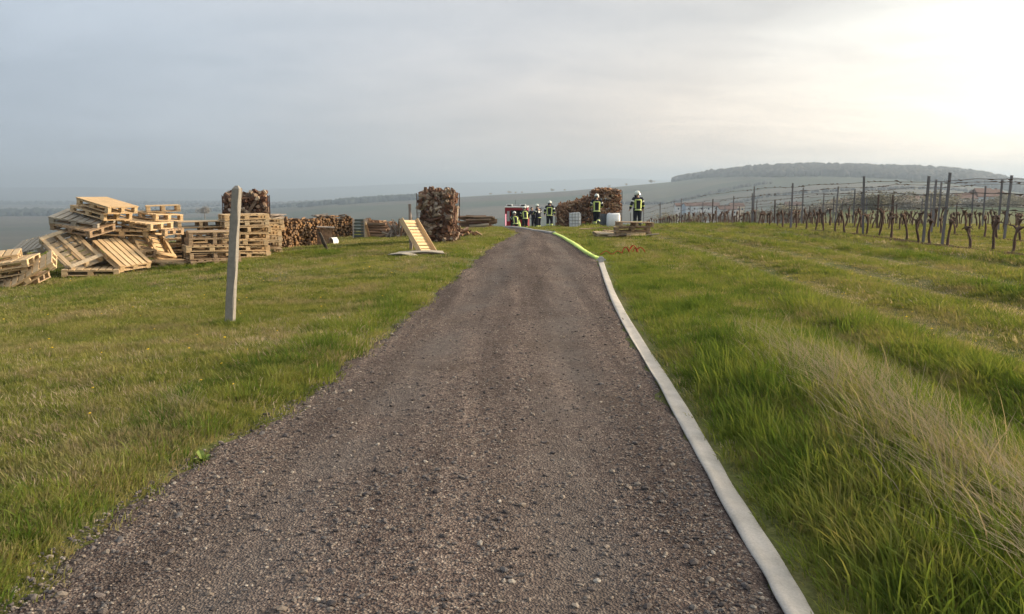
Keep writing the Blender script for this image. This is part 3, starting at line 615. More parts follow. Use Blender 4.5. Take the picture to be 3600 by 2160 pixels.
def coupling(p, d, parent, r=0.06):
    mb = MB(); x, y = p; z = Hp(x, y) + r + 0.012; dx, dy = d
    for a, b_, rr_ in ((-0.10, -0.03, r), (-0.03, 0.03, r * 1.25), (0.03, 0.09, r * 0.95)):
        mb.tube([(x + dx * a, y + dy * a, z), (x + dx * b_, y + dy * b_, z)], rr_, 12)
    for k in range(2): mb.box((x + (k - 0.5) * 0.17 * dy, y - (k - 0.5) * 0.17 * dx, z), (0.03, 0.05, 0.03))
    return mb.build('coupling', M['chrome'], parent)
dd = np.array(wp[-1]) - np.array(wp[-2]); dd /= np.linalg.norm(dd); coupling(wp[-1], dd, hose); coupling(yp[-1], dd, hose2, 0.05)

# ------------------------------------------------------------------ pallets
BOARD = {}
def board(dx, dy, dz, mat):
    k = (round(dx, 3), round(dy, 3), round(dz, 3), mat.name)
    if k not in BOARD:
        mb = MB(); mb.box((0, 0, 0), (dx, dy, dz)); BOARD[k] = mb.mesh('board', mat, bevel=min(dx, dy, dz) * 0.10)
    return BOARD[k]
def pallet(label, loc, rot, kind='A', n=8, mat='pine', group='pallets', scale=1.0, sheet=False, crate=False):
    """block pallet: deck slats, three stringers, nine blocks, runners and end boards underneath"""
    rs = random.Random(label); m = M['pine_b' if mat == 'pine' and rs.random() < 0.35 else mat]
    root = empty('pallet', loc, rot); tag(root, label, 'pallet', group); root.scale = (scale,) * 3
    LX, WY, sw = (1.2, 0.8, False) if kind == 'A' else (0.8, 1.2, True)
    def put(name, c, d):
        if sw: c = (-c[1], c[0], c[2]); d = (d[1], d[0], d[2])
        j = lambda a: rs.uniform(-a, a)
        return inst(name, board(*d, m), root, (c[0] + j(0.004), c[1] + j(0.004), c[2]), (j(0.006), j(0.006), j(0.008)))
    w = min(0.145, (LX / n) * 0.80)
    for i in range(n):
        if 0 < i < n - 1 and rs.random() < 0.03 and not crate: continue
        put('slat', (-LX / 2 + w / 2 + (LX - w) * i / (n - 1) + rs.uniform(-0.008, 0.008), 0, 0.133), (w, WY, 0.022))
    if crate:
        for y in (-1, 1): put('side_board', (0, y * (WY / 2 + 0.013), 0.072), (LX + 0.02, 0.024, 0.144))
        for x in (-1, 1): put('end_board', (x * (LX / 2 - 0.06), 0, 0.105), (0.10, WY - 0.002, 0.022))
        return root
    for y in (-1, 0, 1): put('stringer', (0, y * (WY / 2 - 0.05), 0.111), (LX, 0.095, 0.022))
    for x in (-1, 0, 1):
        for y in (-1, 0, 1): put('block', (x * (LX / 2 - 0.065), y * (WY / 2 - 0.05), 0.061), (0.125, 0.092, 0.078))
    for y in (-1, 0, 1): put('runner', (0, y * (WY / 2 - 0.05), 0.011), (LX - 0.004, 0.094, 0.022))
    for x in (-1, 1): put('end_board', (x * (LX / 2 - 0.055), 0, -0.0105), (0.10, WY - 0.002, 0.020))
    if sheet:
        mb = MB(); mb.box((0, 0, 0.150), (1.23, 0.83, 0.010)); mb.build('top_sheet', M['pine'], root, bevel=0.002)
    return root
PG = 'tumbled pallet heap on the lawn'
def P(label, t, e, **k): return pallet(label, t, e, group=PG, **k)
P('overturned pallet showing its underside, propped at the front of the heap', (-10.23, 19.81, 0.30), (0.357, 2.552, 2.729), kind='A', n=7)
P('pallet with long narrow slats sloping down to the lawn', (-9.297, 20.266, 0.06), (-3.061, 2.643, 2.585), kind='B', n=6)
P('overturned pallet with two openings at the heap end nearest the concrete post', (-9.013, 21.412, 0.32), (-2.254, 0.193, 1.181), kind='B', n=6)
P('topmost pallet of the heap covered by a pale sheet', (-9.69, 20.55, 1.195), (0.0, 0.182, -0.525), kind='A', n=8, sheet=True)
P('pallet directly under the sheet-covered topmost one', (-9.90, 20.68, 1.03), (0.01, 0.17, -0.47), kind='A', n=8)
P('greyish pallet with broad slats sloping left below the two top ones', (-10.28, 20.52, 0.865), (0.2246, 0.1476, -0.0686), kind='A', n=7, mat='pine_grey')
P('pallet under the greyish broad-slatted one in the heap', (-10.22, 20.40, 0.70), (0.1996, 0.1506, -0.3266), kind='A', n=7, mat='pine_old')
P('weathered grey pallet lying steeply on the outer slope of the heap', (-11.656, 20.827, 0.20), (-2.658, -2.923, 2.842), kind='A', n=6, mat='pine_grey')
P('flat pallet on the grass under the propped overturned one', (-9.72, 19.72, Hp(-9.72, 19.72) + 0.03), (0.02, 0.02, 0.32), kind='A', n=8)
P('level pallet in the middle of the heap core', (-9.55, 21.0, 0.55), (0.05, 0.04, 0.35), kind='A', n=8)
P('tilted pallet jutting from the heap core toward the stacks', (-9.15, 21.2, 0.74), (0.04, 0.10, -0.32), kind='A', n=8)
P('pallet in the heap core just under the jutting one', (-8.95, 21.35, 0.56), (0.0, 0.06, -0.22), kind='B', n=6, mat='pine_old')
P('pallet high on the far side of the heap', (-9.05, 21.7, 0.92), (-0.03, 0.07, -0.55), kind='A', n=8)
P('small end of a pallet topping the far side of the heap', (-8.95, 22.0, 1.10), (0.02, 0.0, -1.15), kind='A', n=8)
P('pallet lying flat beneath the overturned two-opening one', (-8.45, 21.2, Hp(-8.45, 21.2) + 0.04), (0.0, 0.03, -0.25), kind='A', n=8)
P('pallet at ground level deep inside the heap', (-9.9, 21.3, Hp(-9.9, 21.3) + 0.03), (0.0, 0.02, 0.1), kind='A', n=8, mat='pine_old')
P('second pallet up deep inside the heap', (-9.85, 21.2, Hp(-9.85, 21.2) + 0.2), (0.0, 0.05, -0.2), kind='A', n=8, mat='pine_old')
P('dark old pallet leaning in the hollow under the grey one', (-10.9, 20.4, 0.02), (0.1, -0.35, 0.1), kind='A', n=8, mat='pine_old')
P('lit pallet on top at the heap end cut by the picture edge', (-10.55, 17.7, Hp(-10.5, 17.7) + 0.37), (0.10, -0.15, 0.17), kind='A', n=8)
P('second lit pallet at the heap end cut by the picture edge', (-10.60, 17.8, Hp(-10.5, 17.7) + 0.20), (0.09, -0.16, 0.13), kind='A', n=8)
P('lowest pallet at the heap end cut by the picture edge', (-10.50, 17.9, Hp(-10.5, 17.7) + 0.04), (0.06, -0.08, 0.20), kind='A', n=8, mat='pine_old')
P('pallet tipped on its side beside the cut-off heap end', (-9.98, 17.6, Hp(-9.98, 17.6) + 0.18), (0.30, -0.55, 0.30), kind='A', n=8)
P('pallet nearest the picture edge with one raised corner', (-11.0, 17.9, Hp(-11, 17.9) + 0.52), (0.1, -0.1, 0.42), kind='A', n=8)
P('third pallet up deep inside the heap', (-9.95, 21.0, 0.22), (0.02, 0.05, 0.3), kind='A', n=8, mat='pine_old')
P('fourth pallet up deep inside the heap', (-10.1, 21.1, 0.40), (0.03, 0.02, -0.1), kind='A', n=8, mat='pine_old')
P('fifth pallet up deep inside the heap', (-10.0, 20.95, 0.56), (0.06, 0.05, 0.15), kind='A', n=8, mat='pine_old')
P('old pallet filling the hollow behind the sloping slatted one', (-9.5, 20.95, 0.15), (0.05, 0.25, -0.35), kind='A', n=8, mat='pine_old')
# stacks behind the concrete post
def stack(px, Y, yaw, n, z0, what, mats, jit=0.05, lean=0.0):
    p = ray_at(px, 850, Y); rs = random.Random(int(px * 10)); z = Hp(p.x, Y) + z0 + 0.022
    for k in range(n):
        pos = 'lowest' if k == 0 else 'topmost' if k == n - 1 else ordinal(n - k) + ' from the top'
        pallet('%s pallet of the %s' % (pos, what), (p.x + rs.uniform(-jit, jit) + lean * k, Y + rs.uniform(-jit, jit), z), (rs.uniform(-0.02, 0.02), rs.uniform(-0.03, 0.03), yaw + rs.uniform(-0.09, 0.09)), kind='B' if rs.random() < 0.35 else 'A', n=7, mat=rs.choice(mats), group='stacked pallets by the wood cages')
        z += 0.146 + 0.022 + rs.uniform(0, 0.006)
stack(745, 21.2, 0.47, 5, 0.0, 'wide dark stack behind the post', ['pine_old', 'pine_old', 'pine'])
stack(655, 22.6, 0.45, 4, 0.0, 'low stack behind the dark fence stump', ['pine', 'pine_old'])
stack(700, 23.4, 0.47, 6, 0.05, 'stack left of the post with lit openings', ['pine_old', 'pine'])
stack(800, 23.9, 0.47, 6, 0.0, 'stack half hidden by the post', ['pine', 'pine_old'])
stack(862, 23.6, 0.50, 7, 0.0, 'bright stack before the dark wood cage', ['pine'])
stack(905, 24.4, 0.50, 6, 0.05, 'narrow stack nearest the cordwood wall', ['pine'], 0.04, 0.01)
# pallet left leaning in the middle of the lawn and those lying near the vineyard
lp = pallet('single pallet leaning on one end with bright lit slats', (-2.40, 22.4, 0.455), (3.060, 0.951, -0.515), kind='A', n=11, group='loose pallets', scale=0.90, crate=True)
def loose(px, py, dz, rot, label, **k):
    x, y = unproject(px, py, H); return pallet(label, (x, y, Hp(x, y) + dz), rot, group='loose pallets', **k)
stack(2224, 29.8, 0.06, 3, 0.0, 'brown stack before the firefighter by the vines', ['pine_old'], 0.07)
loose(2235, 834, 0.07, (0.35, 0.0, -0.05), 'small broken pallet with pale yellow boards by the vineyard', kind='B', n=6, scale=0.55)
loose(2132, 834, 0.05, (0.12, 0.05, 0.2), 'small low pallet with a pinkish deck nearest the yellow hose', kind='A', n=8, scale=0.72)
loose(2180, 828, 0.02, (0.0, 0.05, 0.04), 'weathered pallet lying flat between the pinkish and the broken one', kind='A', n=8, mat='pine_old')

# planks and sheets lying on the ground
def slab(name, px, py, dims, yaw, mat, label, cat, dz=0.02, tilt=(0, 0), warp=0.03, group=None):
    x, y = unproject(px, py, H); n = 8; mb = MB(); rings = []
    for i in range(n + 1):
        a = (i / n - 0.5) * dims[0]; wz = warp * math.cos(i / n * 5.0 + px)
        rings.append([(a, -dims[1] / 2, wz), (a, dims[1] / 2, wz * 0.6), (a, dims[1] / 2, wz * 0.6 + dims[2]), (a, -dims[1] / 2, wz + dims[2])])
    mb.ring_loft(rings); o = mb.build(name, mat, None, loc=(x, y, Hp(x, y) + dz + warp), rot=(tilt[0], tilt[1], yaw)); tag(o, label, cat, group); return o
slab('plywood_sheet', 1480, 896, (1.15, 0.75, 0.018), 0.12, M['pine_grey'], 'warped grey plywood sheet under the leaning pallet', 'board', 0.03)
slab('plywood_sheet', 1430, 900, (0.75, 0.6, 0.018), -0.3, M['pine_grey'], 'grey board sticking out left of the leaning pallet', 'board', 0.0, (0, 0.08))
slab('plywood_sheet', 1525, 897, (0.85, 0.5, 0.018), 0.25, M['pine_old'], 'thin brown board reaching toward the track under the leaning pallet', 'board', 0.0)
slab('plank', 2250, 834, (1.3, 0.35, 0.025), -0.12, M['silver_wood'], 'pale warped plank lying past the broken yellow pallet', 'plank', 0.05)
slab('plank', 2215, 836, (1.5, 0.12, 0.025), 0.06, M['pine_old'], 'narrow plank in the grass below the broken yellow pallet', 'plank', 0.05)
slab('plank', 2095, 818, (1.3, 0.10, 0.03), 0.02, M['pine_old'], 'thin grey rail lying beside the pinkish small pallet', 'plank', 0.12)
slab('plank', 1005, 858, (0.9, 0.3, 0.03), 0.1, M['silver_wood'], 'short pale plank lying at the foot of the lit stack', 'plank', 0.05)

# ------------------------------------------------------------------ posts and stakes on the lawn
def post_px(name, x0, y0, x1, y1, w, mat, label, cat, top='peak', chamfer=0.012, yaw=0.0, twist=0.0):
    bx, by = unproject(x0, y0, H); b = Vector((bx, by, Hp(bx, by) - 0.12)); tp = ray_at(x1, y1, by)
    mb = MB(); rings = []; dirv = tp - b; n = 9
    for i in range(n + 1):
        t_ = i / n; c = b + dirv * t_; k = w / 2 * (1 - 0.10 * t_); rs = random.Random(i + int(x0)); j = (0.004 if cat == 'post' else 0.012)
        a = 0.82; r = []
        for sx, sy in ((-1, -a), (-a, -1), (a, -1), (1, -a), (1, a), (a, 1), (-a, 1), (-1, a)):
            q_ = Vector((sx * k + rs.uniform(-j, j), sy * k + rs.uniform(-j, j), 0)); q_.rotate(Euler((0, 0, yaw))); r.append(c + q_)
        rings.append(r)
    if top == 'peak':
        c = tp + dirv.normalized() * w * 0.35; rings.append([c + (p - rings[-1][0] * 0 - tp) * 0.35 for p in rings[-1]])
    mb.ring_loft(rings); o = mb.build(name, mat); tag(o, label, cat); return o
post_px('concrete_post', 805, 1140, 832, 664, 0.106, M['concrete'], 'tall pale concrete post standing askew alone on the lawn', 'post', yaw=-0.04)
post_px('fence_stump', 652, 930, 648, 815, 0.13, M['stake'], 'short dark rotten fence stump in front of the pallet stacks', 'stump', top='flat')
post_px('fence_stake', 1158, 884, 1124, 820, 0.09, M['stake'], 'dark stake leaning over a grass mound in the lawn', 'stake', top='peak')
post_px('wooden_stake', 1446, 880, 1440, 718, 0.075, M['silver_wood'], 'thin wooden stake rising behind the leaning pallet', 'stake', top='flat')
mb = MB(); x, y = unproject(1458, 866, H)
mb.tube([(0, 0, 0), (0.02, 0.01, 0.02), (0.0, 0.02, 0.09), (0.07, 0.0, 0.11), (0.13, 0.01, 0.05)], [0.02, 0.06, 0.09, 0.08, 0.03], 7); b_ = mb.build('rag', M['blue'], None, True, loc=(x, y, Hp(x, y) + 0.30)); tag(b_, 'crumpled blue cloth hanging behind the leaning pallet', 'cloth')
# red lashing straps in the grass
x, y = unproject(2228, 893, H); mb = MB()
for (ax, ay, bx2, by2, h) in ((-0.30, 0.0, -0.10, 0.05, 0.16), (-0.12, 0.05, 0.10, 0.0, 0.20), (0.02, 0.0, 0.30, -0.03, 0.15), (-0.05, -0.05, 0.12, 0.08, 0.13)):
    pts = [(ax + (bx2 - ax) * t_, ay + (by2 - ay) * t_ + 0.03 * math.sin(t_ * 7), h * math.sin(math.pi * t_) + 0.01) for t_ in np.linspace(0, 1, 9)]
    mb.tube(pts, 0.028, 6, flat=0.35)
o = mb.build('lashing_strap', M['red_strap'], None, True, loc=(x, y, Hp(x, y))); tag(o, 'tangle of red straps lying in the grass past the coupling', 'strap')
x, y = unproject(2150, 902, H); mb = MB()
pts = [(-0.28 + 0.56 * t_, 0.12 * t_, 0.05 + 0.08 * math.sin(t_ * 6.0) ** 2) for t_ in np.linspace(0, 1, 15)]
mb.tube(pts, 0.018, 6, flat=0.5); o = mb.build('lashing_strap', M['red_strap'], None, True, loc=(x, y, Hp(x, y))); tag(o, 'dark red loop of strap between the coupling and the red tangle', 'strap')
# broad-leaved weed at the edge of the track
x, y = unproject(715, 1632, H); w_ = empty('weed', (x, y, Hp(x, y))); tag(w_, 'small yellow-green broad-leaved weed at the edge of the gravel track', 'weed')
M['weed'] = plain_mat('weed_leaf', (0.15, 0.20, 0.045), 0.8, 0.2, 30)
for k in range(7):
    a = k * 0.95 + 0.3; mb = MB(); Lw = 0.05 + 0.025 * (k % 3); rings = []
    mb.v = [(0, 0, 0), (0.3 * Lw, 0.16 * Lw, 0.3 * Lw), (0.7 * Lw, 0.22 * Lw, 0.42 * Lw), (Lw, 0, 0.38 * Lw), (0.7 * Lw, -0.22 * Lw, 0.42 * Lw), (0.3 * Lw, -0.16 * Lw, 0.3 * Lw), (0.5 * Lw, 0, 0.30 * Lw)]
    for f in ((0, 6, 1), (1, 6, 2), (2, 6, 3), (3, 6, 4), (4, 6, 5), (5, 6, 0)): mb.face(f)
    mb.build('leaf', M['weed'], w_, rot=(0, -0.3 + 0.1 * (k % 2), a))

# ------------------------------------------------------------------ firewood
def log_mesh(seed, mat, length=0.4, r=0.055, split=True):
    rs = random.Random(seed); n = rs.choice([4, 5, 5, 6]) if split else 7; mb = MB(); prof = []
    for j in range(n):
        a = 2 * math.pi * j / n + rs.uniform(-0.3, 0.3); q_ = r * rs.uniform(0.7, 1.15); prof.append((q_ * math.cos(a), q_ * math.sin(a)))
    bend = rs.uniform(-0.02, 0.02)
    mb.ring_loft([[(length * (t_ - 0.5), p[0] * k + bend * math.sin(3.1 * t_), p[1] * k) for p in prof] for t_, k in ((0, 0.96), (0.5, 1.0), (1, 0.93))])
    return mb.mesh('log', mat)
LOGS = {k: [log_mesh(i, M[m], *a) for i in range(7)] for k, m, a in (('dark', 'bark_dark', (0.42, 0.062)), ('split', 'bark', (0.42, 0.055)), ('end', 'log_end', (0.34, 0.052)), ('brown', 'brown_log', (1.1, 0.07)), ('grey', 'silver_wood', (0.9, 0.045)))}
def cage(label, px, py, Y, w, d, h, yaw, kind, nlog, topfn=None, mesh_mat='rust', pale=0.05, cat='wood cage', flatter=False):
    """steel-mesh cage tipped full of split logs"""
    p = ray_at(px, py, Y); z0 = Hp(p.x, Y); root = empty('firewood_cage', (p.x, Y, z0), (0, 0, yaw)); tag(root, label, cat, 'mesh cages full of firewood')
    rs = random.Random(int(px * 7 + Y)); topfn = topfn or (lambda x: h)
    core = MB()                                            # the logs inside that never show singly
    for i in range(130):
        x, y = rs.uniform(-w / 2 + 0.18, w / 2 - 0.18), rs.uniform(-d / 2 + 0.18, d / 2 - 0.18); z = rs.uniform(0.1, max(0.15, topfn(x) - 0.16))
        core.box((x, y, z), (0.42, 0.15, 0.15), (rs.uniform(-0.4, 0.4), rs.uniform(-0.4, 0.4), rs.uniform(0, 3.1)))
    tag(core.build('log_core', M['bark_dark'] if kind == 'dark' else M['bark'], root), kind='stuff')
    for i in range(nlog):
        s_ = rs.random(); half = 0.5
        if s_ < 0.52: x, y, ya = rs.uniform(-w / 2 + 0.06, w / 2 - 0.06), -d / 2 + rs.uniform(0.02, 0.16), rs.choice([rs.gauss(0, 0.5), rs.gauss(1.57, 0.5)])
        elif s_ < 0.66: x, y, ya = w / 2 - rs.uniform(0.02, 0.14), rs.uniform(-d / 2, d / 2), rs.gauss(1.57, 0.6)
        elif s_ < 0.74: x, y, ya = -w / 2 + rs.uniform(0.02, 0.14), rs.uniform(-d / 2, d / 2), rs.gauss(1.57, 0.6)
        else: x, y, ya = rs.uniform(-w / 2 + 0.1, w / 2 - 0.1), rs.uniform(-d / 2 + 0.1, d / 2 - 0.1), rs.uniform(0, 3.14)
        z = topfn(x) - rs.uniform(-0.05, 0.10) if s_ >= 0.74 else rs.uniform(0.04, max(0.1, topfn(x) - 0.04))
        pitch = rs.gauss(0, 0.22 if flatter else 0.65)
        # keep the ends inside the mesh
        hx = abs(0.2 * math.cos(ya)); x = max(-w / 2 + hx + 0.02, min(w / 2 - hx - 0.02, x))
        hy = abs(0.2 * math.sin(ya)); y = max(-d / 2 + hy * 0.9, min(d / 2 - hy * 0.9, y)) if s_ >= 0.52 else y + hy * 0.6
        me = rs.choice(LOGS['grey' if rs.random() < pale else kind])
        inst('log', me, root, (x, y, max(z, 0.05)), (rs.uniform(0, 6.28), pitch, ya), (1.0, rs.uniform(0.7, 1.35), rs.uniform(0.7, 1.35)) if me not in LOGS['grey'] else (0.45, 1.4, 1.2))
    wire = MB(); wr = 0.0035
    for sx, sy, ax in ((0, -1, 'x'), (0, 1, 'x'), (-1, 0, 'y'), (1, 0, 'y')):
        ln = w if ax == 'x' else d; k = int(ln / 0.15)
        for i in range(k + 1):
            a = -ln / 2 + ln * i / k; x, y = (a, sy * d / 2) if ax == 'x' else (sx * w / 2, a)
            wire.box((x, y, topfn(x) / 2 + 0.01), (wr * 2, wr * 2, topfn(x)))
        for i in range(int(h / 0.15) + 1):
            z = 0.02 + i * 0.15
            xs_ = [x for x in np.linspace(-w / 2, w / 2, 12) if topfn(x) > z]
            if ax == 'x' and xs_: wire.box(((xs_[0] + xs_[-1]) / 2, sy * d / 2, z), (xs_[-1] - xs_[0], wr * 1.7, wr * 1.7))
            elif ax == 'y' and topfn(sx * w / 2) > z: wire.box((sx * w / 2, 0, z), (wr * 1.7, d, wr * 1.7))
    wire.build('wire_mesh', M[mesh_mat], root)
    for sx in (-1, 1):
        for sy in (-1, 1): mb = MB(); hh = topfn(sx * w / 2) + 0.03; mb.box((sx * (w / 2 + 0.012), sy * (d / 2 + 0.012), hh / 2), (0.018, 0.018, hh)); mb.build('corner_bar', M[mesh_mat], root)
    return root
cage('square mesh cage of dark split logs alone in the lawn centre', 1543, 840, 27.0, 1.12, 0.95, 1.50, -0.15, 'dark', 290, mesh_mat='rust', pale=0.06)
cage('dark wood cage rising behind the pallet stacks and the concrete post', 872, 840, 25.6, 1.25, 1.0, 1.70, 0.22, 'dark', 220, pale=0.04)
def slope(x): return 1.28 + 0.62 * (x + 1.05) / 2.1
cage('long cage of brown firewood with a sloping top near the fire engine', 2018, 800, 52.0, 2.1, 1.1, 1.85, 0.10, 'split', 290, topfn=slope, pale=0.02)
cage('tall heaped cage of brown firewood beside the white bag', 2128, 800, 51.3, 1.75, 1.1, 2.25, 0.05, 'split', 290, topfn=lambda x: 2.12 + 0.16 * math.cos(x * 1.6), pale=0.05, flatter=True)
# white tank cage, tarps and bag leaning on that wood
def sheet_obj(name, px, py, Y, w, h, th, mat, label, cat, grid=False, puff=0.0, lean=0.06, yaw=0.0):
    p = ray_at(px, py, Y); z0 = Hp(p.x, Y); root = empty(name, (p.x, Y, z0), (-lean, 0, yaw)); tag(root, label, cat)
    n = 8; mb = MB(); rings = []
    for i in range(n + 1):
        z = h * i / n; k = 1 - (0.10 * (abs(i / n - 0.5) * 2) ** 4 if puff else 0.02 * math.sin(i * 2.1)); b = puff * math.sin(math.pi * (0.12 + 0.8 * i / n))
        ring = []
        for j in range(12):
            a = 2 * math.pi * j / 12; cx, sy = math.cos(a), math.sin(a)
            ring.append((math.copysign(abs(cx) ** 0.5, cx) * w / 2 * k, math.copysign(abs(sy) ** 0.6, sy) * (th / 2 + b) + 0.015 * math.sin(j * 2 + i), z + (0.05 * math.sin(j * 1.7 + px) if i == n else 0)))
        rings.append(ring)
    mb.ring_loft(rings); mb.build('body', mat, root, smooth=bool(puff))
    if grid:
        for i in range(5): q_ = MB(); q_.box((0, -th / 2 - 0.02, 0.06 + (h - 0.12) * i / 4), (w, 0.02, 0.02)); q_.build('cage_bar', M['galv'], root)
        for i in range(5): q_ = MB(); q_.box((-w / 2 + w * i / 4, -th / 2 - 0.035, h / 2), (0.02, 0.02, h)); q_.build('cage_bar', M['galv'], root)
    return root
sheet_obj('liquid_tank', 2021, 802, 50.6, 0.70, 0.88, 0.4, M['white_sheet'], 'small white plastic tank in a wire grid leaning on the sloping wood cage', 'tank', grid=True)
sheet_obj('tarpaulin', 2120, 796, 49.9, 0.46, 0.78, 0.08, M['grey_sheet'], 'dark grey sheet hung beside the white bag', 'tarp')
sheet_obj('bulk_bag', 2156, 796, 49.7, 0.80, 0.80, 0.25, M['white_sheet'], 'rounded white bulk bag at the foot of the tall wood cage', 'bag', puff=0.14)

# cordwood walls
def cordwall(label, pxa, Ya, pxb, Yb, ha, hb, dia=0.105, kind='end', seed=1, boards=0):
    a, b = ray_at(pxa, 840, Ya), ray_at(pxb, 840, Yb); a = Vector((a.x, Ya, 0)); b = Vector((b.x, Yb, 0)); d = b - a; ln = d.length; yaw = math.atan2(d.y, d.x)
    root = empty('cordwood_stack', (a.x, a.y, 0), (0, 0, yaw)); tag(root, label, 'wood stack', 'cordwood stacks'); rs = random.Random(seed)
    nx_ = int(ln / dia); core = MB(); cnt = 0
    for i in range(nx_):
        x = (i + 0.5) * dia; wx = a.x + math.cos(yaw) * x; wy = a.y + math.sin(yaw) * x; gz = Hp(wx, wy); hh = ha + (hb - ha) * i / nx_ + rs.uniform(-0.05, 0.05); z = gz + dia * rs.uniform(0.2, 0.6); row = 0
        core.box((x, 0.30, gz + hh / 2 - 0.06), (dia, 0.5, hh - 0.1))
        while z < gz + hh and cnt < 300:
            me = rs.choice(LOGS[kind]); k = rs.uniform(0.6, 1.3)
            inst('log', me, root, (x + rs.uniform(-0.035, 0.035), rs.uniform(-0.06, 0.06), z), (rs.uniform(0, 6.28), 0, 1.57 + rs.gauss(0, 0.07)), (1, k, k)); cnt += 1
            z += dia * (0.35 + 0.55 * k); row += 1
        if rs.random() < 0.45: inst('log', rs.choice(LOGS[kind]), root, (x, 0.05, gz + hh + 0.03), (rs.uniform(0, 6), rs.uniform(-0.2, 0.2), rs.uniform(0, 3)), (0.9, 0.7, 0.6))
    tag(core.build('log_core', M['bark_dark'], root), kind='stuff')
    for i in range(boards):
        gz = Hp(a.x, a.y); q_ = MB(); q_.box((0, 0, 0), (ln * 0.36, 0.30, 0.022))
        q_.build('cover_board', M['silver_wood'], root, loc=(ln * 0.12, 0.1 + 0.06 * (i % 3), gz + ha + 0.03 + 0.03 * i), rot=(0.10 * rs.uniform(-1, 1), 0.1 * rs.uniform(-1, 1), rs.uniform(-0.2, 0.3)))
    return root
cordwall('orange-brown cordwood wall beside the dark cage, boards on its end', 950, 27.0, 1130, 29.2, 0.93, 0.80, boards=5, seed=3)
cordwall('farther low cordwood wall behind the grey plank box', 1120, 33.5, 1246, 34.6, 0.86, 0.80, seed=5, boards=3)
cordwall('short brown cordwood stack behind the long loose logs', 1290, 34.2, 1400, 35.0, 0.72, 0.38, kind='split', seed=8, dia=0.115)

# grey plank box with small items
def simple_root(name, px, Y, label, cat, yaw=0.0):
    p = ray_at(px, 840, Y); r = empty(name, (p.x, Y, Hp(p.x, Y)), (0, 0, yaw)); tag(r, label, cat); return r
r = simple_root('plank_box', 1141, 28.3, 'upright box of grey planks between two cordwood walls', 'box', 0.25)
for i in range(5): q_ = MB(); q_.box((-0.20 + i * 0.10, 0, 0.27), (0.092, 0.025, 0.56 + 0.02 * (i % 2))); q_.build('plank', M['brown_log'], r)
for i in range(3): q_ = MB(); q_.box((0.262, 0.06 + i * 0.1, 0.27), (0.025, 0.092, 0.54)); q_.build('plank', M['brown_log'], r)
q_ = MB(); q_.box((0.02, 0.12, 0.585), (0.58, 0.38, 0.025)); q_.build('lid', M['silver_wood'], r, rot=(0.03, 0.05, 0))
r = simple_root('plastic_hood', 1172, 28.4, 'small white arched plastic hood in the grass by the plank box', 'hood', -0.5)
mb = MB(); rings = []
for y_ in (-0.13, 0.13):
    rings.append([(0.11 * math.cos(a_), y_, 0.10 + 0.13 * math.sin(a_)) for a_ in np.linspace(0, math.pi, 9)] + [(-0.11, y_, 0)] + [(-0.095, y_, 0)] + [(0.095 * math.cos(a_), y_, 0.10 + 0.115 * math.sin(a_)) for a_ in np.linspace(math.pi, 0, 9)] + [(0.095, y_, 0), (0.11, y_, 0)])
mb.ring_loft(rings); mb.build('shell', M['white_sheet'], r); q_ = MB(); q_.box((0, 0.12, 0.10), (0.18, 0.02, 0.20)); q_.build('back_panel', M['grey_sheet'], r)
r = simple_root('wooden_rack', 1262, 32.0, 'green-grey slatted rack leaning by the yellow planks', 'rack', -0.1)
for sx in (-0.23, 0.23): q_ = MB(); q_.box((sx, 0.1, 0.36), (0.05, 0.06, 0.74), (-0.25, sx * 0.3, 0)); q_.build('side_rail', M['silver_wood'], r)
M['canvas'] = plain_mat('green_grey_canvas', (0.075, 0.085, 0.070), 0.9, 0.25, 10)
for i in range(6): q_ = MB(); q_.box((0, 0.02 + 0.03 * i, 0.09 + 0.115 * i), (0.42, 0.03, 0.085), (-0.3, 0, 0)); q_.build('slat', M['canvas'], r)
for k, (dx, ln, tl, mt) in enumerate(((1286, 0.62, 0.05, 'pine'), (1293, 0.55, 0.14, 'pine'), (1299, 0.50, 0.24, 'log_end'), (1283, 0.72, -0.02, 'silver_wood'))):
    p = ray_at(dx, 836, 31.6); mb = MB(); mb.box((0, 0, ln / 2), (0.085, 0.04, ln)); o = mb.build('upright_plank', M[mt], None, bevel=0.006, loc=(p.x, 31.6, Hp(p.x, 31.6)), rot=(-0.10, -tl, 0.1 * k))
    tag(o, ('light yellow plank leaning upright beside the slatted rack', 'yellow plank leaning a little outward beside the slatted rack', 'brown plank leaning farthest outward from the slatted rack', 'thin grey plank standing straight against the slatted rack')[k], 'plank', 'upright planks by the rack')
# long logs and tangled sticks
WORDS = ['lowest', 'second lowest', 'third lowest', 'fourth lowest', 'fifth lowest', 'sixth lowest', 'seventh lowest', 'topmost']
r = simple_root('log_pile', 1345, 32.6, 'pile of long brown logs beside the slatted rack', 'log pile', 0.05); rs = random.Random(4)
for i in range(34):
    lay = i // 7; z = 0.07 + lay * 0.105; y_ = (i % 7) * 0.11 - 0.33; mb_r = (rs.gauss(0, 0.05), rs.gauss(0.03, 0.05), rs.gauss(0, 0.09))
    inst('log', rs.choice(LOGS['brown']), r, (rs.uniform(-0.08, 0.08) - 0.06 * lay, y_, z), (rs.uniform(0, 6.28), mb_r[1], mb_r[2]), (0.80 - 0.05 * lay, rs.uniform(0.6, 0.9), rs.uniform(0.6, 0.9)))
r = simple_root('stick_heap', 1408, 31.2, 'tangled heap of grey sticks behind the leaning pallet', 'stick heap', 0.0); rs = random.Random(9)
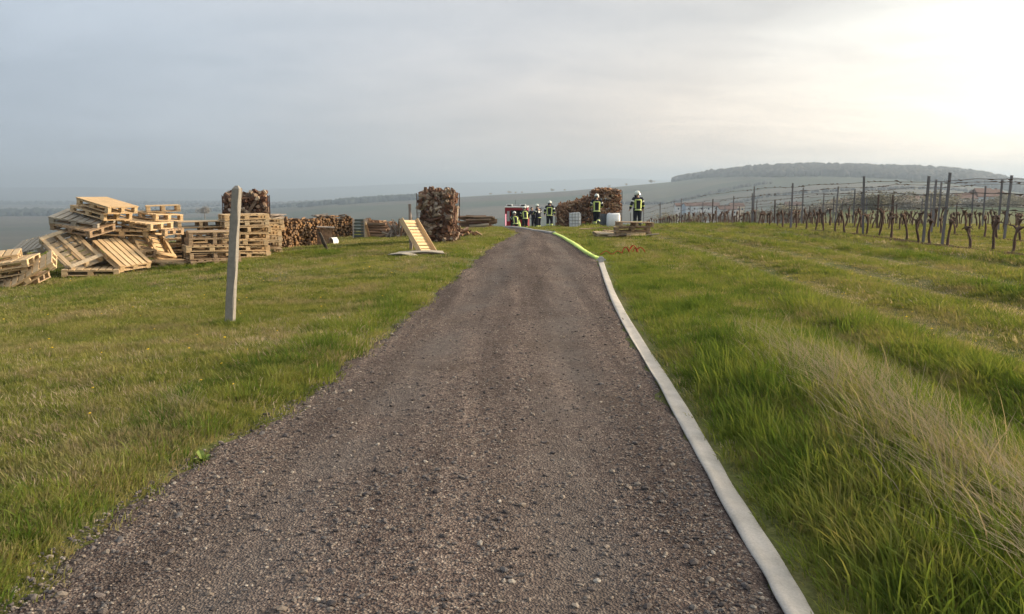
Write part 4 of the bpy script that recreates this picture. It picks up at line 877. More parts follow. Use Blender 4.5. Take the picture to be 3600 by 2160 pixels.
for i in range(46):
    x = rs.uniform(-0.42, 0.36); an = rs.choice([rs.gauss(1.15, 0.25), rs.gauss(-0.9, 0.3), rs.gauss(0.1, 0.3)]); ln = rs.uniform(0.35, 0.75); zc = abs(math.sin(an)) * ln * 0.45 + rs.uniform(0.02, 0.1)
    inst('stick', rs.choice(LOGS[rs.choice(['grey', 'grey', 'brown'])]), r, (x, rs.uniform(-0.25, 0.25), zc), (rs.uniform(0, 6), -an, rs.gauss(0, 0.3)), (ln, rs.uniform(0.5, 0.9), rs.uniform(0.5, 0.9)))
r = simple_root('log_pile', 1675, 41.0, 'low dark pile of long logs past the lawn cage', 'log pile', 0.05); rs = random.Random(14)
for i in range(40):
    lay = i // 9; inst('log', rs.choice(LOGS['brown'] if i % 3 else LOGS['dark']), r, (rs.uniform(-0.3, 0.3) + 0.02 * lay, (i % 9) * 0.12 - 0.5, 0.07 + lay * 0.125), (rs.uniform(0, 6), rs.gauss(-0.04, 0.05), rs.gauss(0, 0.12)), ((1.25 if i % 3 else 2.2), 1.0, 1.0))
r = simple_root('stick_heap', 1625, 31.0, 'scatter of loose split wood at the foot of the lawn cage', 'wood scatter', 0.0); rs = random.Random(15)
for i in range(34):
    inst('log', rs.choice(LOGS[rs.choice(['dark', 'split', 'end'])]), r, (rs.gauss(0, 0.28), rs.gauss(0, 0.3), 0.05 + 0.25 * max(0, rs.gauss(0.2, 0.4))), (rs.uniform(0, 6), rs.gauss(0, 0.5), rs.uniform(0, 3.1)), (0.7, 0.8, 0.8))

# ------------------------------------------------------------------ vineyard
def vine_meshes(seed):
    rs = random.Random(seed); h = rs.uniform(0.72, 0.92); pts = []; rad = []; lx, ly = rs.uniform(-0.10, 0.10), rs.uniform(-0.06, 0.06)
    for i in range(9):
        t_ = i / 8; pts.append((lx * t_ + 0.045 * math.sin(t_ * 4.5 + seed) * t_, ly * t_ + 0.04 * math.cos(t_ * 5 + seed * 2) * t_, h * t_ - 0.05)); rad.append(0.030 * (1.25 - 0.5 * t_) * rs.uniform(0.85, 1.2) + (0.028 if i >= 7 else 0) + (0.012 if i == 0 else 0))
    tm = MB(); tm.tube(pts, rad, 7)
    top = Vector(pts[-2]); cm = MB()
    for k in range(rs.choice([2, 3, 3])):
        s_ = 1 if k % 2 else -1; ln = rs.uniform(0.14, 0.32); rise = rs.uniform(-0.06, 0.16); 
        cp_ = [top + Vector((0, 0, -0.02 * k))]
        for i in range(1, 4): t_ = i / 3; cp_.append(top + Vector((s_ * ln * t_ * 0.35, s_ * ln * t_, rise * t_ + 0.07 * math.sin(t_ * 3))) + Vector((rs.uniform(-0.02, 0.02),) * 3))
        cm.tube(cp_, [0.032, 0.024, 0.018, 0.010], 5)
        if rs.random() < 0.7: cm.tube([cp_[2], cp_[2] + Vector((0.02, s_ * 0.05, rs.uniform(0.06, 0.16)))], [0.012, 0.006], 4)
    return tm.mesh('trunk', M['vine'], True), cm.mesh('cane', M['vine'], True)
VINES = [vine_meshes(i) for i in range(9)]
ROWN = ['front row', 'second row', 'third row', 'fourth row', 'fifth row', 'sixth row']
def trellis_post(h, w, mat, x, y, label, group, lean):
    mb = MB(); mb.box((0, 0, h / 2 - 0.15), (w, w * 0.8, h + 0.3)); mb.box((0, 0, h + 0.006), (w * 1.15, w * 0.95, 0.02))
    o = mb.build('trellis_post', mat, None, loc=(x, y, Hp(x, y)), rot=(lean[0], lean[1], math.atan2(ROW_DIR[1], ROW_DIR[0])))
    for k in range(3):
        q_ = MB(); q_.box((0, -w * 0.5, h - 0.12 - 0.45 * k), (0.02, 0.03, 0.02)); q_.build('wire_hook', M['wire'], o)
    return tag(o, label, 'trellis post', group)
GREY0 = [-3.6, 1.7, 7.5, 15.6, 21.8, 31.0, 41.0, 50.0, 59.0, 68.0]
rs = random.Random(21)
for k, off in enumerate(ROWS):
    s0, s1 = [(-3.0, 68), (2.0, 60), (7.0, 58), (13.0, 54), (19, 54), (26, 54)][k]; n = 0; s_ = s0
    while s_ < s1:
        q_ = ROW_P + ROW_DIR * (s_ + rs.uniform(-0.15, 0.15)) + ROW_N * (off + rs.uniform(-0.05, 0.05)); x, y = float(q_[0]), float(q_[1])
        s_ += rs.uniform(0.85, 1.15) * (1.0 if k < 3 else 1.1)
        if abs(x / y) > 0.605: continue
        n += 1; tm, cm = rs.choice(VINES); v = inst('grapevine', tm, None, (x, y, Hp(x, y)), (rs.gauss(0, 0.05), rs.gauss(0, 0.05), math.atan2(ROW_DIR[1], ROW_DIR[0]) - 1.57 + rs.choice([0, 3.14]) + rs.gauss(0, 0.3)), (1.15, 1.15, rs.uniform(0.85, 1.12)))
        tag(v, 'gnarled bare grapevine, %s from the near end of the %s' % (ordinal(n), ROWN[k]), 'grapevine', 'vines of the ' + ROWN[k]); inst('cane', cm, v)
    n = 0; stops = GREY0 if k == 0 else np.arange(s0 + 1.0 + k * 1.7, s1, 5.0); ends = []
    for j, sp_ in enumerate(stops):
        q_ = ROW_P + ROW_DIR * sp_ + ROW_N * off; x, y = float(q_[0]), float(q_[1])
        if abs(x / y) > 0.61: continue
        n += 1; wood = (k > 0 and j % 3 == 2) or rs.random() < 0.12
        h = rs.uniform(1.45, 1.75) if wood else rs.uniform(1.98, 2.15)
        trellis_post(h, 0.068 if wood else 0.072, M['post_wood'] if wood else M['post_metal'], x, y, '%s trellis post, %s from the near end of the %s' % ('shorter brown wooden' if wood else 'tall grey', ordinal(n), ROWN[k]), 'trellis posts of the ' + ROWN[k], (rs.gauss(0, 0.015), rs.gauss(0.0, 0.02)))
        if k == 0 and j == 1:
            trellis_post(2.05, 0.075, M['post_metal'], x + 0.05, y + 1.3, 'slimmer grey trellis post paired with the second of the front row', 'trellis posts of the front row', (0.01, -0.03))
    if k < 3:
        for wi, hz_ in enumerate((1.93, 1.55, 1.12)):
            mb = MB(); pts = []; sv = np.arange(s0 - 8, s1 - 4, 1.0)
            for q2 in sv:
                q_ = ROW_P + ROW_DIR * q2 + ROW_N * (off - 0.04); pts.append((q_[0], q_[1], Hp(q_[0], q_[1]) + hz_ - 0.05 * math.sin((q2 % 6.4) / 6.4 * math.pi)))
            mb.tube(pts, 0.008, 4); o = mb.build('trellis_wire', M['wire']); tag(o, '%s wire strung along the %s of vines' % (('top', 'middle', 'low')[wi], ROWN[k]), 'wire', 'trellis wires')
            tb = MB()
            for _ in range(90 if wi == 0 else 45):
                i = rs.randrange(len(pts) - 1); t_ = rs.random(); a_, b_ = Vector(pts[i]), Vector(pts[i + 1]); c_ = a_.lerp(b_, t_); dv = (b_ - a_).normalized()
                tb.tube([c_ - dv * 0.12, c_ + Vector((0, 0, rs.uniform(-0.04, 0.04))), c_ + dv * rs.uniform(0.08, 0.3) + Vector((0, 0, rs.uniform(-0.03, 0.05)))], [0.008, 0.018, 0.005], 4)
            tag(tb.build('tendrils', M['cane'], o), kind='stuff')

# ------------------------------------------------------------------ people
def skin_mesh(name, pts, edges, rad, mat, sub=2, root=0):
    me = bpy.data.meshes.new(name); me.from_pydata([tuple(p) for p in pts], edges, []); o = bpy.data.objects.new(name, me); COL.objects.link(o)
    md = o.modifiers.new('skin', 'SKIN'); md.use_smooth_shade = True
    sv = me.skin_vertices[0].data
    for i, r in enumerate(rad): sv[i].radius = r if hasattr(r, '__len__') else (r, r); sv[i].use_root = (i == root)
    sb = o.modifiers.new('sub', 'SUBSURF'); sb.levels = sub; sb.render_levels = sub
    dg = bpy.context.evaluated_depsgraph_get(); dg.update()
    new = bpy.data.meshes.new_from_object(o.evaluated_get(dg)); bpy.data.objects.remove(o); new.materials.clear(); new.materials.append(mat); new.name = name
    return new
def lerp(a, b, t_): return Vector(a).lerp(Vector(b), t_)
def sample_path(pts, rad, s_):
    n = len(pts) - 1; f = min(max(s_, 0), 1) * n; i = min(int(f), n - 1); t_ = f - i
    r0, r1 = rad[i], rad[i + 1]
    return lerp(pts[i], pts[i + 1], t_), (r0[0] + (r1[0] - r0[0]) * t_, r0[1] + (r1[1] - r0[1]) * t_)
def sleeve(mb, pts, rad, up, n=12, sub=3, off=0.0, s0=0.0, s1=1.0, a0=None, a1=None):
    """loft along a limb or the trunk; with a0/a1 only a strip of its surface"""
    k = max(2, int(sub * (len(pts) - 1) * (s1 - s0)) + 1); P_, R_ = [], []
    for i in range(k + 1):
        p, r = sample_path(pts, rad, s0 + (s1 - s0) * i / k); P_.append(p); R_.append((r[0] + off, r[1] + off))
    full = [Vector(p) for p in pts]
    rings = tube_rings(P_, R_, n, up)
    if a0 is None: mb.ring_loft(rings); return
    j0, j1 = int(round(a0 * n)), int(round(a1 * n)); b = len(mb.v); w = j1 - j0 + 1
    for r in rings:
        for j in range(j0, j1 + 1): mb.v.append(tuple(r[j % n]))
    for i in range(len(rings) - 1):
        for j in range(w - 1): mb.face((b + i * w + j, b + i * w + j + 1, b + (i + 1) * w + j + 1, b + (i + 1) * w + j))
def person(label, px, py, Y, yaw, pose=None, gear=True, helmet=True, scale=1.0, dark_jacket=False, sink=0.0):
    J = dict(pel=(0, 0, 0.96), wai=(0, 0, 1.12), che=(0, 0.0, 1.36), nek=(0, 0.01, 1.52), hed=(0, 0.02, 1.63), top=(0, 0.02, 1.80),
             shl=(-0.20, 0, 1.46), shr=(0.20, 0, 1.46), ell=(-0.29, -0.01, 1.19), elr=(0.29, -0.01, 1.19), wrl=(-0.31, 0.06, 0.95), wrr=(0.31, 0.06, 0.95),
             hil=(-0.10, 0, 0.92), hir=(0.10, 0, 0.92), knl=(-0.12, 0.02, 0.50), knr=(0.12, 0.02, 0.50), anl=(-0.13, -0.02, 0.09), anr=(0.13, -0.02, 0.09), tol=(-0.15, 0.15, 0.04), tor=(0.15, 0.15, 0.04))
    J.update(pose or {}); J = {k: Vector(v) for k, v in J.items()}
    p = ray_at(px, py, Y); root = empty('person', (p.x, Y, Hp(p.x, Y) - sink), (0, 0, yaw)); root.scale = (scale,) * 3; tag(root, label, 'person', 'people around the fire engine')
    # body: one continuous skin surface with hands and head
    order = ['pel', 'wai', 'che', 'nek', 'hed', 'shl', 'ell', 'wrl', 'shr', 'elr', 'wrr', 'hil', 'knl', 'anl', 'tol', 'hir', 'knr', 'anr', 'tor']
    rad = dict(pel=(0.15, 0.11), wai=(0.14, 0.10), che=(0.16, 0.11), nek=0.055, hed=0.085, shl=0.065, ell=0.045, wrl=0.030, shr=0.065, elr=0.045, wrr=0.030, hil=0.085, knl=0.060, anl=0.040, tol=0.035, hir=0.085, knr=0.060, anr=0.040, tor=0.035)
    ed = [('pel', 'wai'), ('wai', 'che'), ('che', 'nek'), ('nek', 'hed'), ('che', 'shl'), ('shl', 'ell'), ('ell', 'wrl'), ('che', 'shr'), ('shr', 'elr'), ('elr', 'wrr'), ('pel', 'hil'), ('hil', 'knl'), ('knl', 'anl'), ('anl', 'tol'), ('pel', 'hir'), ('hir', 'knr'), ('knr', 'anr'), ('anr', 'tor')]
    body = skin_mesh('body', [J[k] for k in order], [(order.index(a), order.index(b)) for a, b in ed], [rad[k] for k in order], M['skin'])
    bm = bmesh.new(); bm.from_mesh(body)
    hd = J['top'] - J['nek']; hc = J['nek'] + hd * 0.60; q_ = hd.to_track_quat('Z', 'Y').to_matrix().to_4x4()
    hm = bmesh.ops.create_icosphere(bm, subdivisions=3, radius=1.0)['verts']
    for v in hm:
        c = v.co.copy(); nose = 0.22 * math.exp(-((c.x / 0.16) ** 2 + ((c.z + 0.1) / 0.22) ** 2)) if c.y > 0.5 else 0; eye = -0.07 * (math.exp(-(((abs(c.x) - 0.38) / 0.16) ** 2 + ((c.z - 0.06) / 0.12) ** 2))) if c.y > 0.4 else 0
        ear = 0.12 * math.exp(-((c.y / 0.2) ** 2 + (c.z / 0.3) ** 2)) if abs(c.x) > 0.85 else 0
        v.co = q_ @ Vector((c.x * (0.076 + ear * 0.1), c.y * 0.095 * (1 + nose + eye), c.z * 0.125 * (1 - 0.12 * (c.z < -0.5)))) + hc
    def hand(wr, el_, s_):
        d = (wr - el_).normalized(); side = Vector((0, 1, 0)) - d * d.y
        if side.length < 0.1: side = Vector((0, 0, -1)) - d * -d.z
        side.normalize(); inn = d.cross(side) * s_
        def tb(pts, r): 
            rings = tube_rings(pts, r, 6); vs = [[bm.verts.new(p) for p in rg] for rg in rings]
            for i in range(len(vs) - 1):
                for j in range(6): bm.faces.new((vs[i][j], vs[i][(j + 1) % 6], vs[i + 1][(j + 1) % 6], vs[i + 1][j]))
            bm.faces.new(vs[0][::-1]); bm.faces.new(vs[-1])
        tb([wr - d * 0.02, wr + d * 0.04, wr + d * 0.09], [(0.022, 0.028), (0.020, 0.042), (0.016, 0.040)])
        for k, ln in enumerate((0.072, 0.082, 0.076, 0.060)):
            b_ = wr + d * 0.085 + side * (0.030 - 0.020 * k); tb([b_, b_ + d * ln * 0.5 + inn * 0.008, b_ + d * ln * 0.85 + inn * 0.035], [0.010, 0.009, 0.007])
        b_ = wr + d * 0.03 + side * 0.032; tb([b_, b_ + side * 0.030 + d * 0.03, b_ + side * 0.034 + d * 0.065 + inn * 0.01], [0.012, 0.010, 0.008])
    hand(J['wrl'], J['ell'], -1); hand(J['wrr'], J['elr'], 1)
    bm.to_mesh(body); bm.free(); body.polygons.foreach_set('use_smooth', [True] * len(body.polygons)); bo = inst('body', body, root)
    # clothes lofted over the body
    X = (1, 0, 0); fw = (0, 1, 0)
    tp_, tr_ = [J['pel'] - (J['wai'] - J['pel']).normalized() * 0.10, J['pel'], J['wai'], J['che'], lerp(J['che'], J['nek'], 0.55), lerp(J['che'], J['nek'], 0.98)], [(0.215, 0.165), (0.205, 0.155), (0.200, 0.150), (0.225, 0.155), (0.195, 0.125), (0.085, 0.080)]
    jk = MB(); sleeve(jk, tp_, tr_, X, 24, 4)
    arms = []
    for s_ in 'lr':
        a_, b_, c_ = J['sh' + s_], J['el' + s_], J['wr' + s_]; ap = [lerp(J['che'], a_, 0.62) + Vector((0, 0, 0.03)), a_, lerp(a_, b_, 0.5), b_, lerp(b_, c_, 0.5), c_]; ar = [(0.085,) * 2, (0.092,) * 2, (0.080,) * 2, (0.074,) * 2, (0.066,) * 2, (0.058,) * 2]
        sleeve(jk, ap, ar, fw, 12, 3); arms.append((ap, ar))
    jo = jk.build('jacket', M['navy'], root, smooth=True)
    tr = MB(); legs = []
    for s_ in 'lr':
        a_, b_, c_ = J['hi' + s_], J['kn' + s_], J['an' + s_]; lp_ = [a_ + Vector((0, 0, 0.07)), lerp(a_, b_, 0.35), b_, lerp(b_, c_, 0.5), lerp(b_, c_, 0.92)]; lr_ = [(0.130,) * 2, (0.118,) * 2, (0.092,) * 2, (0.088,) * 2, (0.086,) * 2]
        sleeve(tr, lp_, lr_, fw, 14, 3); legs.append((lp_, lr_))
    to = tr.build('trousers', M['navy'], root, smooth=True)
    for s_ in 'lr':
        q2 = MB(); a_, t_ = J['an' + s_], J['to' + s_]; kn = J['kn' + s_]; up_ = lerp(a_, kn, 0.38)
        q2.tube([up_, lerp(a_, kn, 0.12), a_ + (t_ - a_) * 0.12 - Vector((0, 0, 0.015))], [0.072, 0.068, 0.062], 10); h_ = a_ - (t_ - a_).normalized() * 0.05
        q2.tube([h_ - Vector((0, 0, 0.03)), a_ + (t_ - a_) * 0.3 - Vector((0, 0, 0.02)), t_, t_ + (t_ - a_).normalized() * 0.07], [(0.055, 0.045), (0.062, 0.050), (0.045, 0.052), (0.026, 0.036)], 10, up=(0, 0, 1))
        q2.build('boot', M['black'], root, smooth=True)
    for (ap, ar), s_ in zip(arms, 'lr'):
        q2 = MB(); d = (J['wr' + s_] - J['el' + s_]).normalized(); q2.tube([J['wr' + s_] - d * 0.05, J['wr' + s_] + d * 0.01], [0.052, 0.046], 8); q2.build('glove_cuff', M['glove'], root)
    if gear:
        def strip(par, path, s0, s1, a0=None, a1=None, mat='hivis', n=24, up=X):
            q2 = MB(); sleeve(q2, path[0], path[1], up, n, 5, 0.006, s0, s1, a0, a1); q2.build('reflective_band', M[mat], par, smooth=False)
        T = (tp_, tr_)
        if not dark_jacket:
            strip(jo, T, 0.03, 0.10); strip(jo, T, 0.10, 0.125, mat='silver'); strip(jo, T, 0.125, 0.17)
            strip(jo, T, 0.62, 0.74, 13 / 24, 23 / 24) ; strip(jo, T, 0.62, 0.70, 1 / 24, 11 / 24)
            strip(jo, T, 0.17, 0.62, 14 / 24, 16 / 24); strip(jo, T, 0.17, 0.62, 20 / 24, 22 / 24)
            strip(jo, T, 0.17, 0.62, 2 / 24, 4 / 24); strip(jo, T, 0.17, 0.62, 8 / 24, 10 / 24)
        else:
            strip(jo, T, 0.02, 0.10); strip(jo, T, 0.45, 0.58, 15 / 24, 18 / 24, 'silver')
        for A in arms: strip(jo, A, 0.36, 0.46, n=12, up=fw, mat='silver'); strip(jo, A, 0.70, 0.80, n=12, up=fw)
        for Lg in legs: strip(to, Lg, 0.70, 0.80, n=14, up=fw); strip(to, Lg, 0.80, 0.84, n=14, up=fw, mat='silver')
    if helmet:
        zx = q_.to_3x3(); hl = MB(); n = 18; rings = []
        for k_, (r, z) in enumerate(((0.118, -0.05), (0.128, -0.02), (0.130, 0.03), (0.122, 0.08), (0.098, 0.125), (0.06, 0.150), (0.015, 0.158))):
            rings.append([zx @ Vector((r * math.cos(2 * math.pi * j / n) * 0.95, r * math.sin(2 * math.pi * j / n) * 1.15, z)) + hc for j in range(n)])
        hl.ring_loft(rings); ho = hl.build('helmet', M['helmet'], root, smooth=True)
        q2 = MB(); q2.ring_loft([[zx @ Vector((r * math.cos(a_), r * math.sin(a_) * 1.2, z)) + hc for a_ in np.linspace(3.5, 5.95, 10)] + [zx @ Vector(((r - 0.012) * math.cos(a_), (r - 0.012) * math.sin(a_) * 1.2, z)) + hc for a_ in np.linspace(5.95, 3.5, 10)] for r, z in ((0.124, -0.03), (0.128, -0.10), (0.122, -0.16))]); q2.build('neck_guard', M['helmet'] if dark_jacket else M['navy'], ho)
        q2 = MB(); q2.ring_loft([[zx @ Vector((r * math.cos(a_), r * math.sin(a_) * 1.2, z)) + hc for a_ in np.linspace(0.55, 2.6, 9)] + [zx @ Vector(((r - 0.008) * math.cos(a_), (r - 0.008) * math.sin(a_) * 1.2, z)) + hc for a_ in np.linspace(2.6, 0.55, 9)] for r, z in ((0.128, 0.01), (0.136, -0.06))]); q2.build('visor', M['visor'], ho)
        for sx in (-1, 1): q2 = MB(); cc = zx @ Vector((sx * 0.122, 0.03, -0.005)) + hc; q2.box(cc, (0.02, 0.05, 0.04)); q2.build('visor_pivot', M['visor'], ho)
        q2 = MB(); q2.tube([zx @ Vector((0, 0.14 * math.sin(a_), 0.02 + 0.140 * math.cos(a_))) + hc for a_ in np.linspace(-1.35, 1.35, 9)], [0.006, 0.014, 0.018, 0.02, 0.02, 0.02, 0.018, 0.014, 0.006], 6); q2.build('comb', M['helmet'], ho)
    else:
        hb_ = MB(); zx = q_.to_3x3(); n = 14
        hb_.ring_loft([[zx @ Vector((r * math.cos(2 * math.pi * j / n) * 0.92, r * math.sin(2 * math.pi * j / n) * 1.12 - 0.012, z + (0.05 if math.sin(2 * math.pi * j / n) > 0.4 and z < 0.03 else 0))) + hc for j in range(n)] for r, z in ((0.080, -0.06), (0.092, 0.0), (0.092, 0.06), (0.070, 0.115), (0.02, 0.138))]); hb_.build('hair', M['hair'], root, smooth=True)
    return root
person('firefighter standing beside the loose pallets next to the vineyard', 2240, 810, 44.0, 0.15, dict(ell=(-0.33, -0.06, 1.20), wrl=(-0.37, 0.04, 0.97), hed=(-0.02, 0.03, 1.63), top=(-0.04, 0.03, 1.80), elr=(0.30, 0.03, 1.20), wrr=(0.30, 0.10, 0.96)), scale=1.02)
person('firefighter walking away in front of the tall wood cage', 2097, 804, 47.0, -0.05, dict(ell=(-0.32, 0.05, 1.22), wrl=(-0.28, 0.25, 1.12), elr=(0.30, 0.04, 1.22), wrr=(0.27, 0.24, 1.10), knl=(-0.08, 0.10, 0.50), anl=(-0.07, 0.10, 0.09), tol=(-0.09, 0.26, 0.05), knr=(0.10, 0.04, 0.50), anr=(0.09, -0.26, 0.22), tor=(0.10, -0.16, 0.10), hed=(-0.01, 0.05, 1.62), top=(-0.01, 0.07, 1.79)), scale=1.0)
person('firefighter standing alone between the engine crew and the sloping wood cage', 1932, 808, 56.0, -0.12, dict(knr=(0.13, 0.06, 0.50), anr=(0.12, -0.02, 0.09), ell=(-0.31, 0.0, 1.20), wrl=(-0.33, 0.1, 0.98)), scale=1.0)
person('firefighter in dark jacket and white helmet turned toward the engine', 1893, 812, 59.5, 0.9, dict(ell=(-0.30, 0.10, 1.22), wrl=(-0.22, 0.30, 1.15), elr=(0.30, 0.06, 1.20), wrr=(0.24, 0.26, 1.10), che=(0, 0.05, 1.35), nek=(0, 0.09, 1.50), hed=(0, 0.12, 1.60), top=(0, 0.16, 1.77)), dark_jacket=True)
person('bareheaded person in dark clothes leaning toward the engine', 1878, 812, 60.0, 0.55, dict(wai=(0, 0.05, 1.11), che=(0, 0.18, 1.30), nek=(0, 0.27, 1.43), hed=(0, 0.32, 1.52), top=(0, 0.38, 1.68), shl=(-0.20, 0.19, 1.38), shr=(0.20, 0.19, 1.38), ell=(-0.27, 0.30, 1.14), wrl=(-0.18, 0.46, 1.0), elr=(0.27, 0.30, 1.14), wrr=(0.18, 0.46, 1.0)), gear=False, helmet=False, scale=0.96)
person('firefighter bending at the open rear of the fire engine', 1846, 812, 61.0, 0.25, dict(wai=(0, 0.03, 1.12), che=(0, 0.12, 1.33), nek=(0, 0.19, 1.47), hed=(0, 0.23, 1.57), top=(0, 0.28, 1.73), shl=(-0.20, 0.12, 1.42), shr=(0.20, 0.12, 1.42), ell=(-0.28, 0.22, 1.20), wrl=(-0.18, 0.42, 1.12), elr=(0.28, 0.22, 1.18), wrr=(0.18, 0.42, 1.08), knr=(0.12, 0.10, 0.50), anr=(0.16, -0.10, 0.10), tor=(0.18, 0.05, 0.05)))
person('firefighter crouching at the engine rear beside the upright yellow hose', 1811, 812, 62.0, 0.35, dict(pel=(0, -0.10, 0.62), wai=(0, -0.06, 0.78), che=(0, 0.06, 1.00), nek=(0, 0.12, 1.15), hed=(0, 0.15, 1.25), top=(0, 0.19, 1.42), shl=(-0.20, 0.06, 1.10), shr=(0.20, 0.06, 1.10), ell=(-0.28, 0.22, 0.92), wrl=(-0.16, 0.44, 0.90), elr=(0.28, 0.22, 0.92), wrr=(0.16, 0.44, 0.86), hil=(-0.10, -0.08, 0.60), hir=(0.10, -0.08, 0.60), knl=(-0.16, 0.30, 0.56), anl=(-0.15, 0.02, 0.09), tol=(-0.17, 0.18, 0.04), knr=(0.16, 0.26, 0.30), anr=(0.15, -0.14, 0.10), tor=(0.16, -0.02, 0.05)))

# ------------------------------------------------------------------ fire engine seen from behind
def fire_engine(px, Y, yaw):
    p = ray_at(px, 800, Y); root = empty('fire_engine', (p.x, Y, Hp(p.x, Y)), (0, 0, yaw)); tag(root, 'small red fire engine with white roof and open rear', 'fire engine')
    W2, z0, z1, LB = 0.90, 0.42, 2.22, 3.2
    b = MB()
    for sx in (-1, 1): b.box((sx * (W2 - 0.03), LB / 2, (z0 + z1) / 2), (0.06, LB, z1 - z0))                       # side walls
    b.box((0, LB, (z0 + z1) / 2), (2 * W2 - 0.13, 0.05, z1 - z0)); b.box((0, LB / 2, z0 - 0.04), (2 * W2, LB, 0.075))
    b.box((-W2 + 0.25, 0.02, 1.33), (0.375, 0.05, z1 - z0)); b.box((W2 - 0.12, 0.02, 1.33), (0.115, 0.05, z1 - z0)); b.box((0.12, 0.02, z1 - 0.10), (1.32, 0.05, 0.20)); b.box((0.12, 0.02, 0.62), (1.32, 0.05, 0.40))
    b.build('body', M['red_paint'], root, bevel=0.015)
    b = MB(); b.box((0, LB / 2 + 0.02, z1 + 0.06), (2 * W2 + 0.04, LB + 0.08, 0.115)); rf = b.build('roof', M['white_paint'], root, bevel=0.03)
    for sx in (-0.55, 0.55):
        b = MB(); b.box((sx, 0.15, z1 + 0.21), (0.52, 0.26, 0.17)); lb = b.build('light_bar', M['white_paint'], rf, bevel=0.03)
        b = MB(); b.box((sx, 0.008, z1 + 0.21), (0.30, 0.02, 0.10)); b.build('lens', M['visor'], lb)
    b = MB(); b.box((0, 0.4, z1 + 0.19), (0.6, 0.3, 0.10)); b.build('roof_box', M['chrome'], rf, bevel=0.02)
    b = MB(); b.tube([(-0.1, 0.8, z1 + 0.1), (-0.1, 0.8, z1 + 0.62)], 0.012, 5); b.build('antenna', M['black'], rf)
    b = MB(); b.box((0.08, 0.9, 1.42), (1.4, 0.03, 1.2)); b.box((0.08, 0.5, 0.86), (1.4, 0.9, 0.04)); b.build('locker', M['dark_in'], root)
    b = MB(); b.box((0.1, 0.35, 1.08), (0.8, 0.5, 0.36)); pm = b.build('pump', M['red_paint'], root, bevel=0.04)
    for sx in (-0.12, 0.14): b = MB(); b.tube([(sx, 0.05, 1.12), (sx, 0.12, 1.12)], 0.07, 12); b.build('outlet', M['chrome'], pm)
    for sx in (-1, 1):
        b = MB(); b.box((sx * (W2 - 0.075), -0.02, 1.25), (0.07, 0.03, 0.95)); 
        lm, lt, lb_ = new_mat('lit_tail_light_%d' % (sx + 2)); lb_.inputs['Base Color'].default_value = (0.8, 0.35, 0.38, 1); lb_.inputs['Emission Color'].default_value = (1, 0.45, 0.5, 1); lb_.inputs['Emission Strength'].default_value = 0.9
        b.build('tail_light', lm, root, bevel=0.01)
    b = MB(); b.box((-W2 + 0.28, -0.016, 1.55), (0.20, 0.012, 0.82)); b.build('rear_step_panel', M['chrome'], root)
    b = MB(); b.box((0, -0.08, 0.36), (2 * W2, 0.16, 0.14)); b.build('bumper', M['chrome'], root, bevel=0.02)
    b = MB(); b.box((0, LB + 0.95, 1.02), (1.78, 1.8, 1.25)); b.box((0, LB + 0.75, 1.95), (1.70, 1.35, 0.62), None, 0.9); cb_ = b.build('cab', M['red_paint'], root, bevel=0.05)
    b = MB(); b.box((0, LB + 1.48, 1.92), (1.6, 0.08, 0.5), (-0.25, 0, 0)); b.build('windscreen', M['visor'], cb_)
    for sx in (-1, 1):
        m_ = MB(); m_.box((sx * 1.14, LB + 1.2, 1.42), (0.14, 0.08, 0.36)); mi = m_.build('mirror', M['black'], root, bevel=0.02)
        m_ = MB(); m_.tube([(sx * 0.88, LB + 1.3, 1.25), (sx * 1.12, LB + 1.22, 1.22)], 0.02, 5); m_.box((sx * 1.12, LB + 1.2, 1.17), (0.10, 0.06, 0.10)); m_.build('mirror_arm', M['black'], mi)
        for y_ in (0.85, LB + 1.05):
            t_ = MB(); prof = [(0.20, -0.11), (0.36, -0.11), (0.40, -0.07), (0.40, 0.07), (0.36, 0.11), (0.20, 0.11)]
            t_.ring_loft([[(sx * 0.76 + z, y_ + r * math.cos(2 * math.pi * j / 18), 0.40 + r * math.sin(2 * math.pi * j / 18)) for j in range(18)] for r, z in prof]); ty = t_.build('wheel', M['black'], root)
            t_ = MB(); t_.ring_loft([[(sx * 0.76 + z, y_ + r * math.cos(2 * math.pi * j / 14), 0.40 + r * math.sin(2 * math.pi * j / 14)) for j in range(14)] for r, z in ((0.20, -0.112), (0.19, 0.112), (0.08, 0.13))]); t_.build('rim', M['chrome'], ty)
    return root
FE = fire_engine(1814, 69.5, -0.06)
p = ray_at(1826, 812, 60.5); mb = MB(); z = Hp(p.x, 60.5)
mb.tube([(p.x + 0.10, 60.3, z - 0.02), (p.x + 0.05, 60.4, z + 0.22), (p.x, 60.6, z + 0.50), (p.x - 0.05, 61.0, z + 0.72)], [0.085, 0.085, 0.08, 0.07], 8); o = mb.build('fire_hose', M['hose_yellow'], None, True); tag(o, 'short yellow hose rising from the grass to the engine rear', 'fire hose')

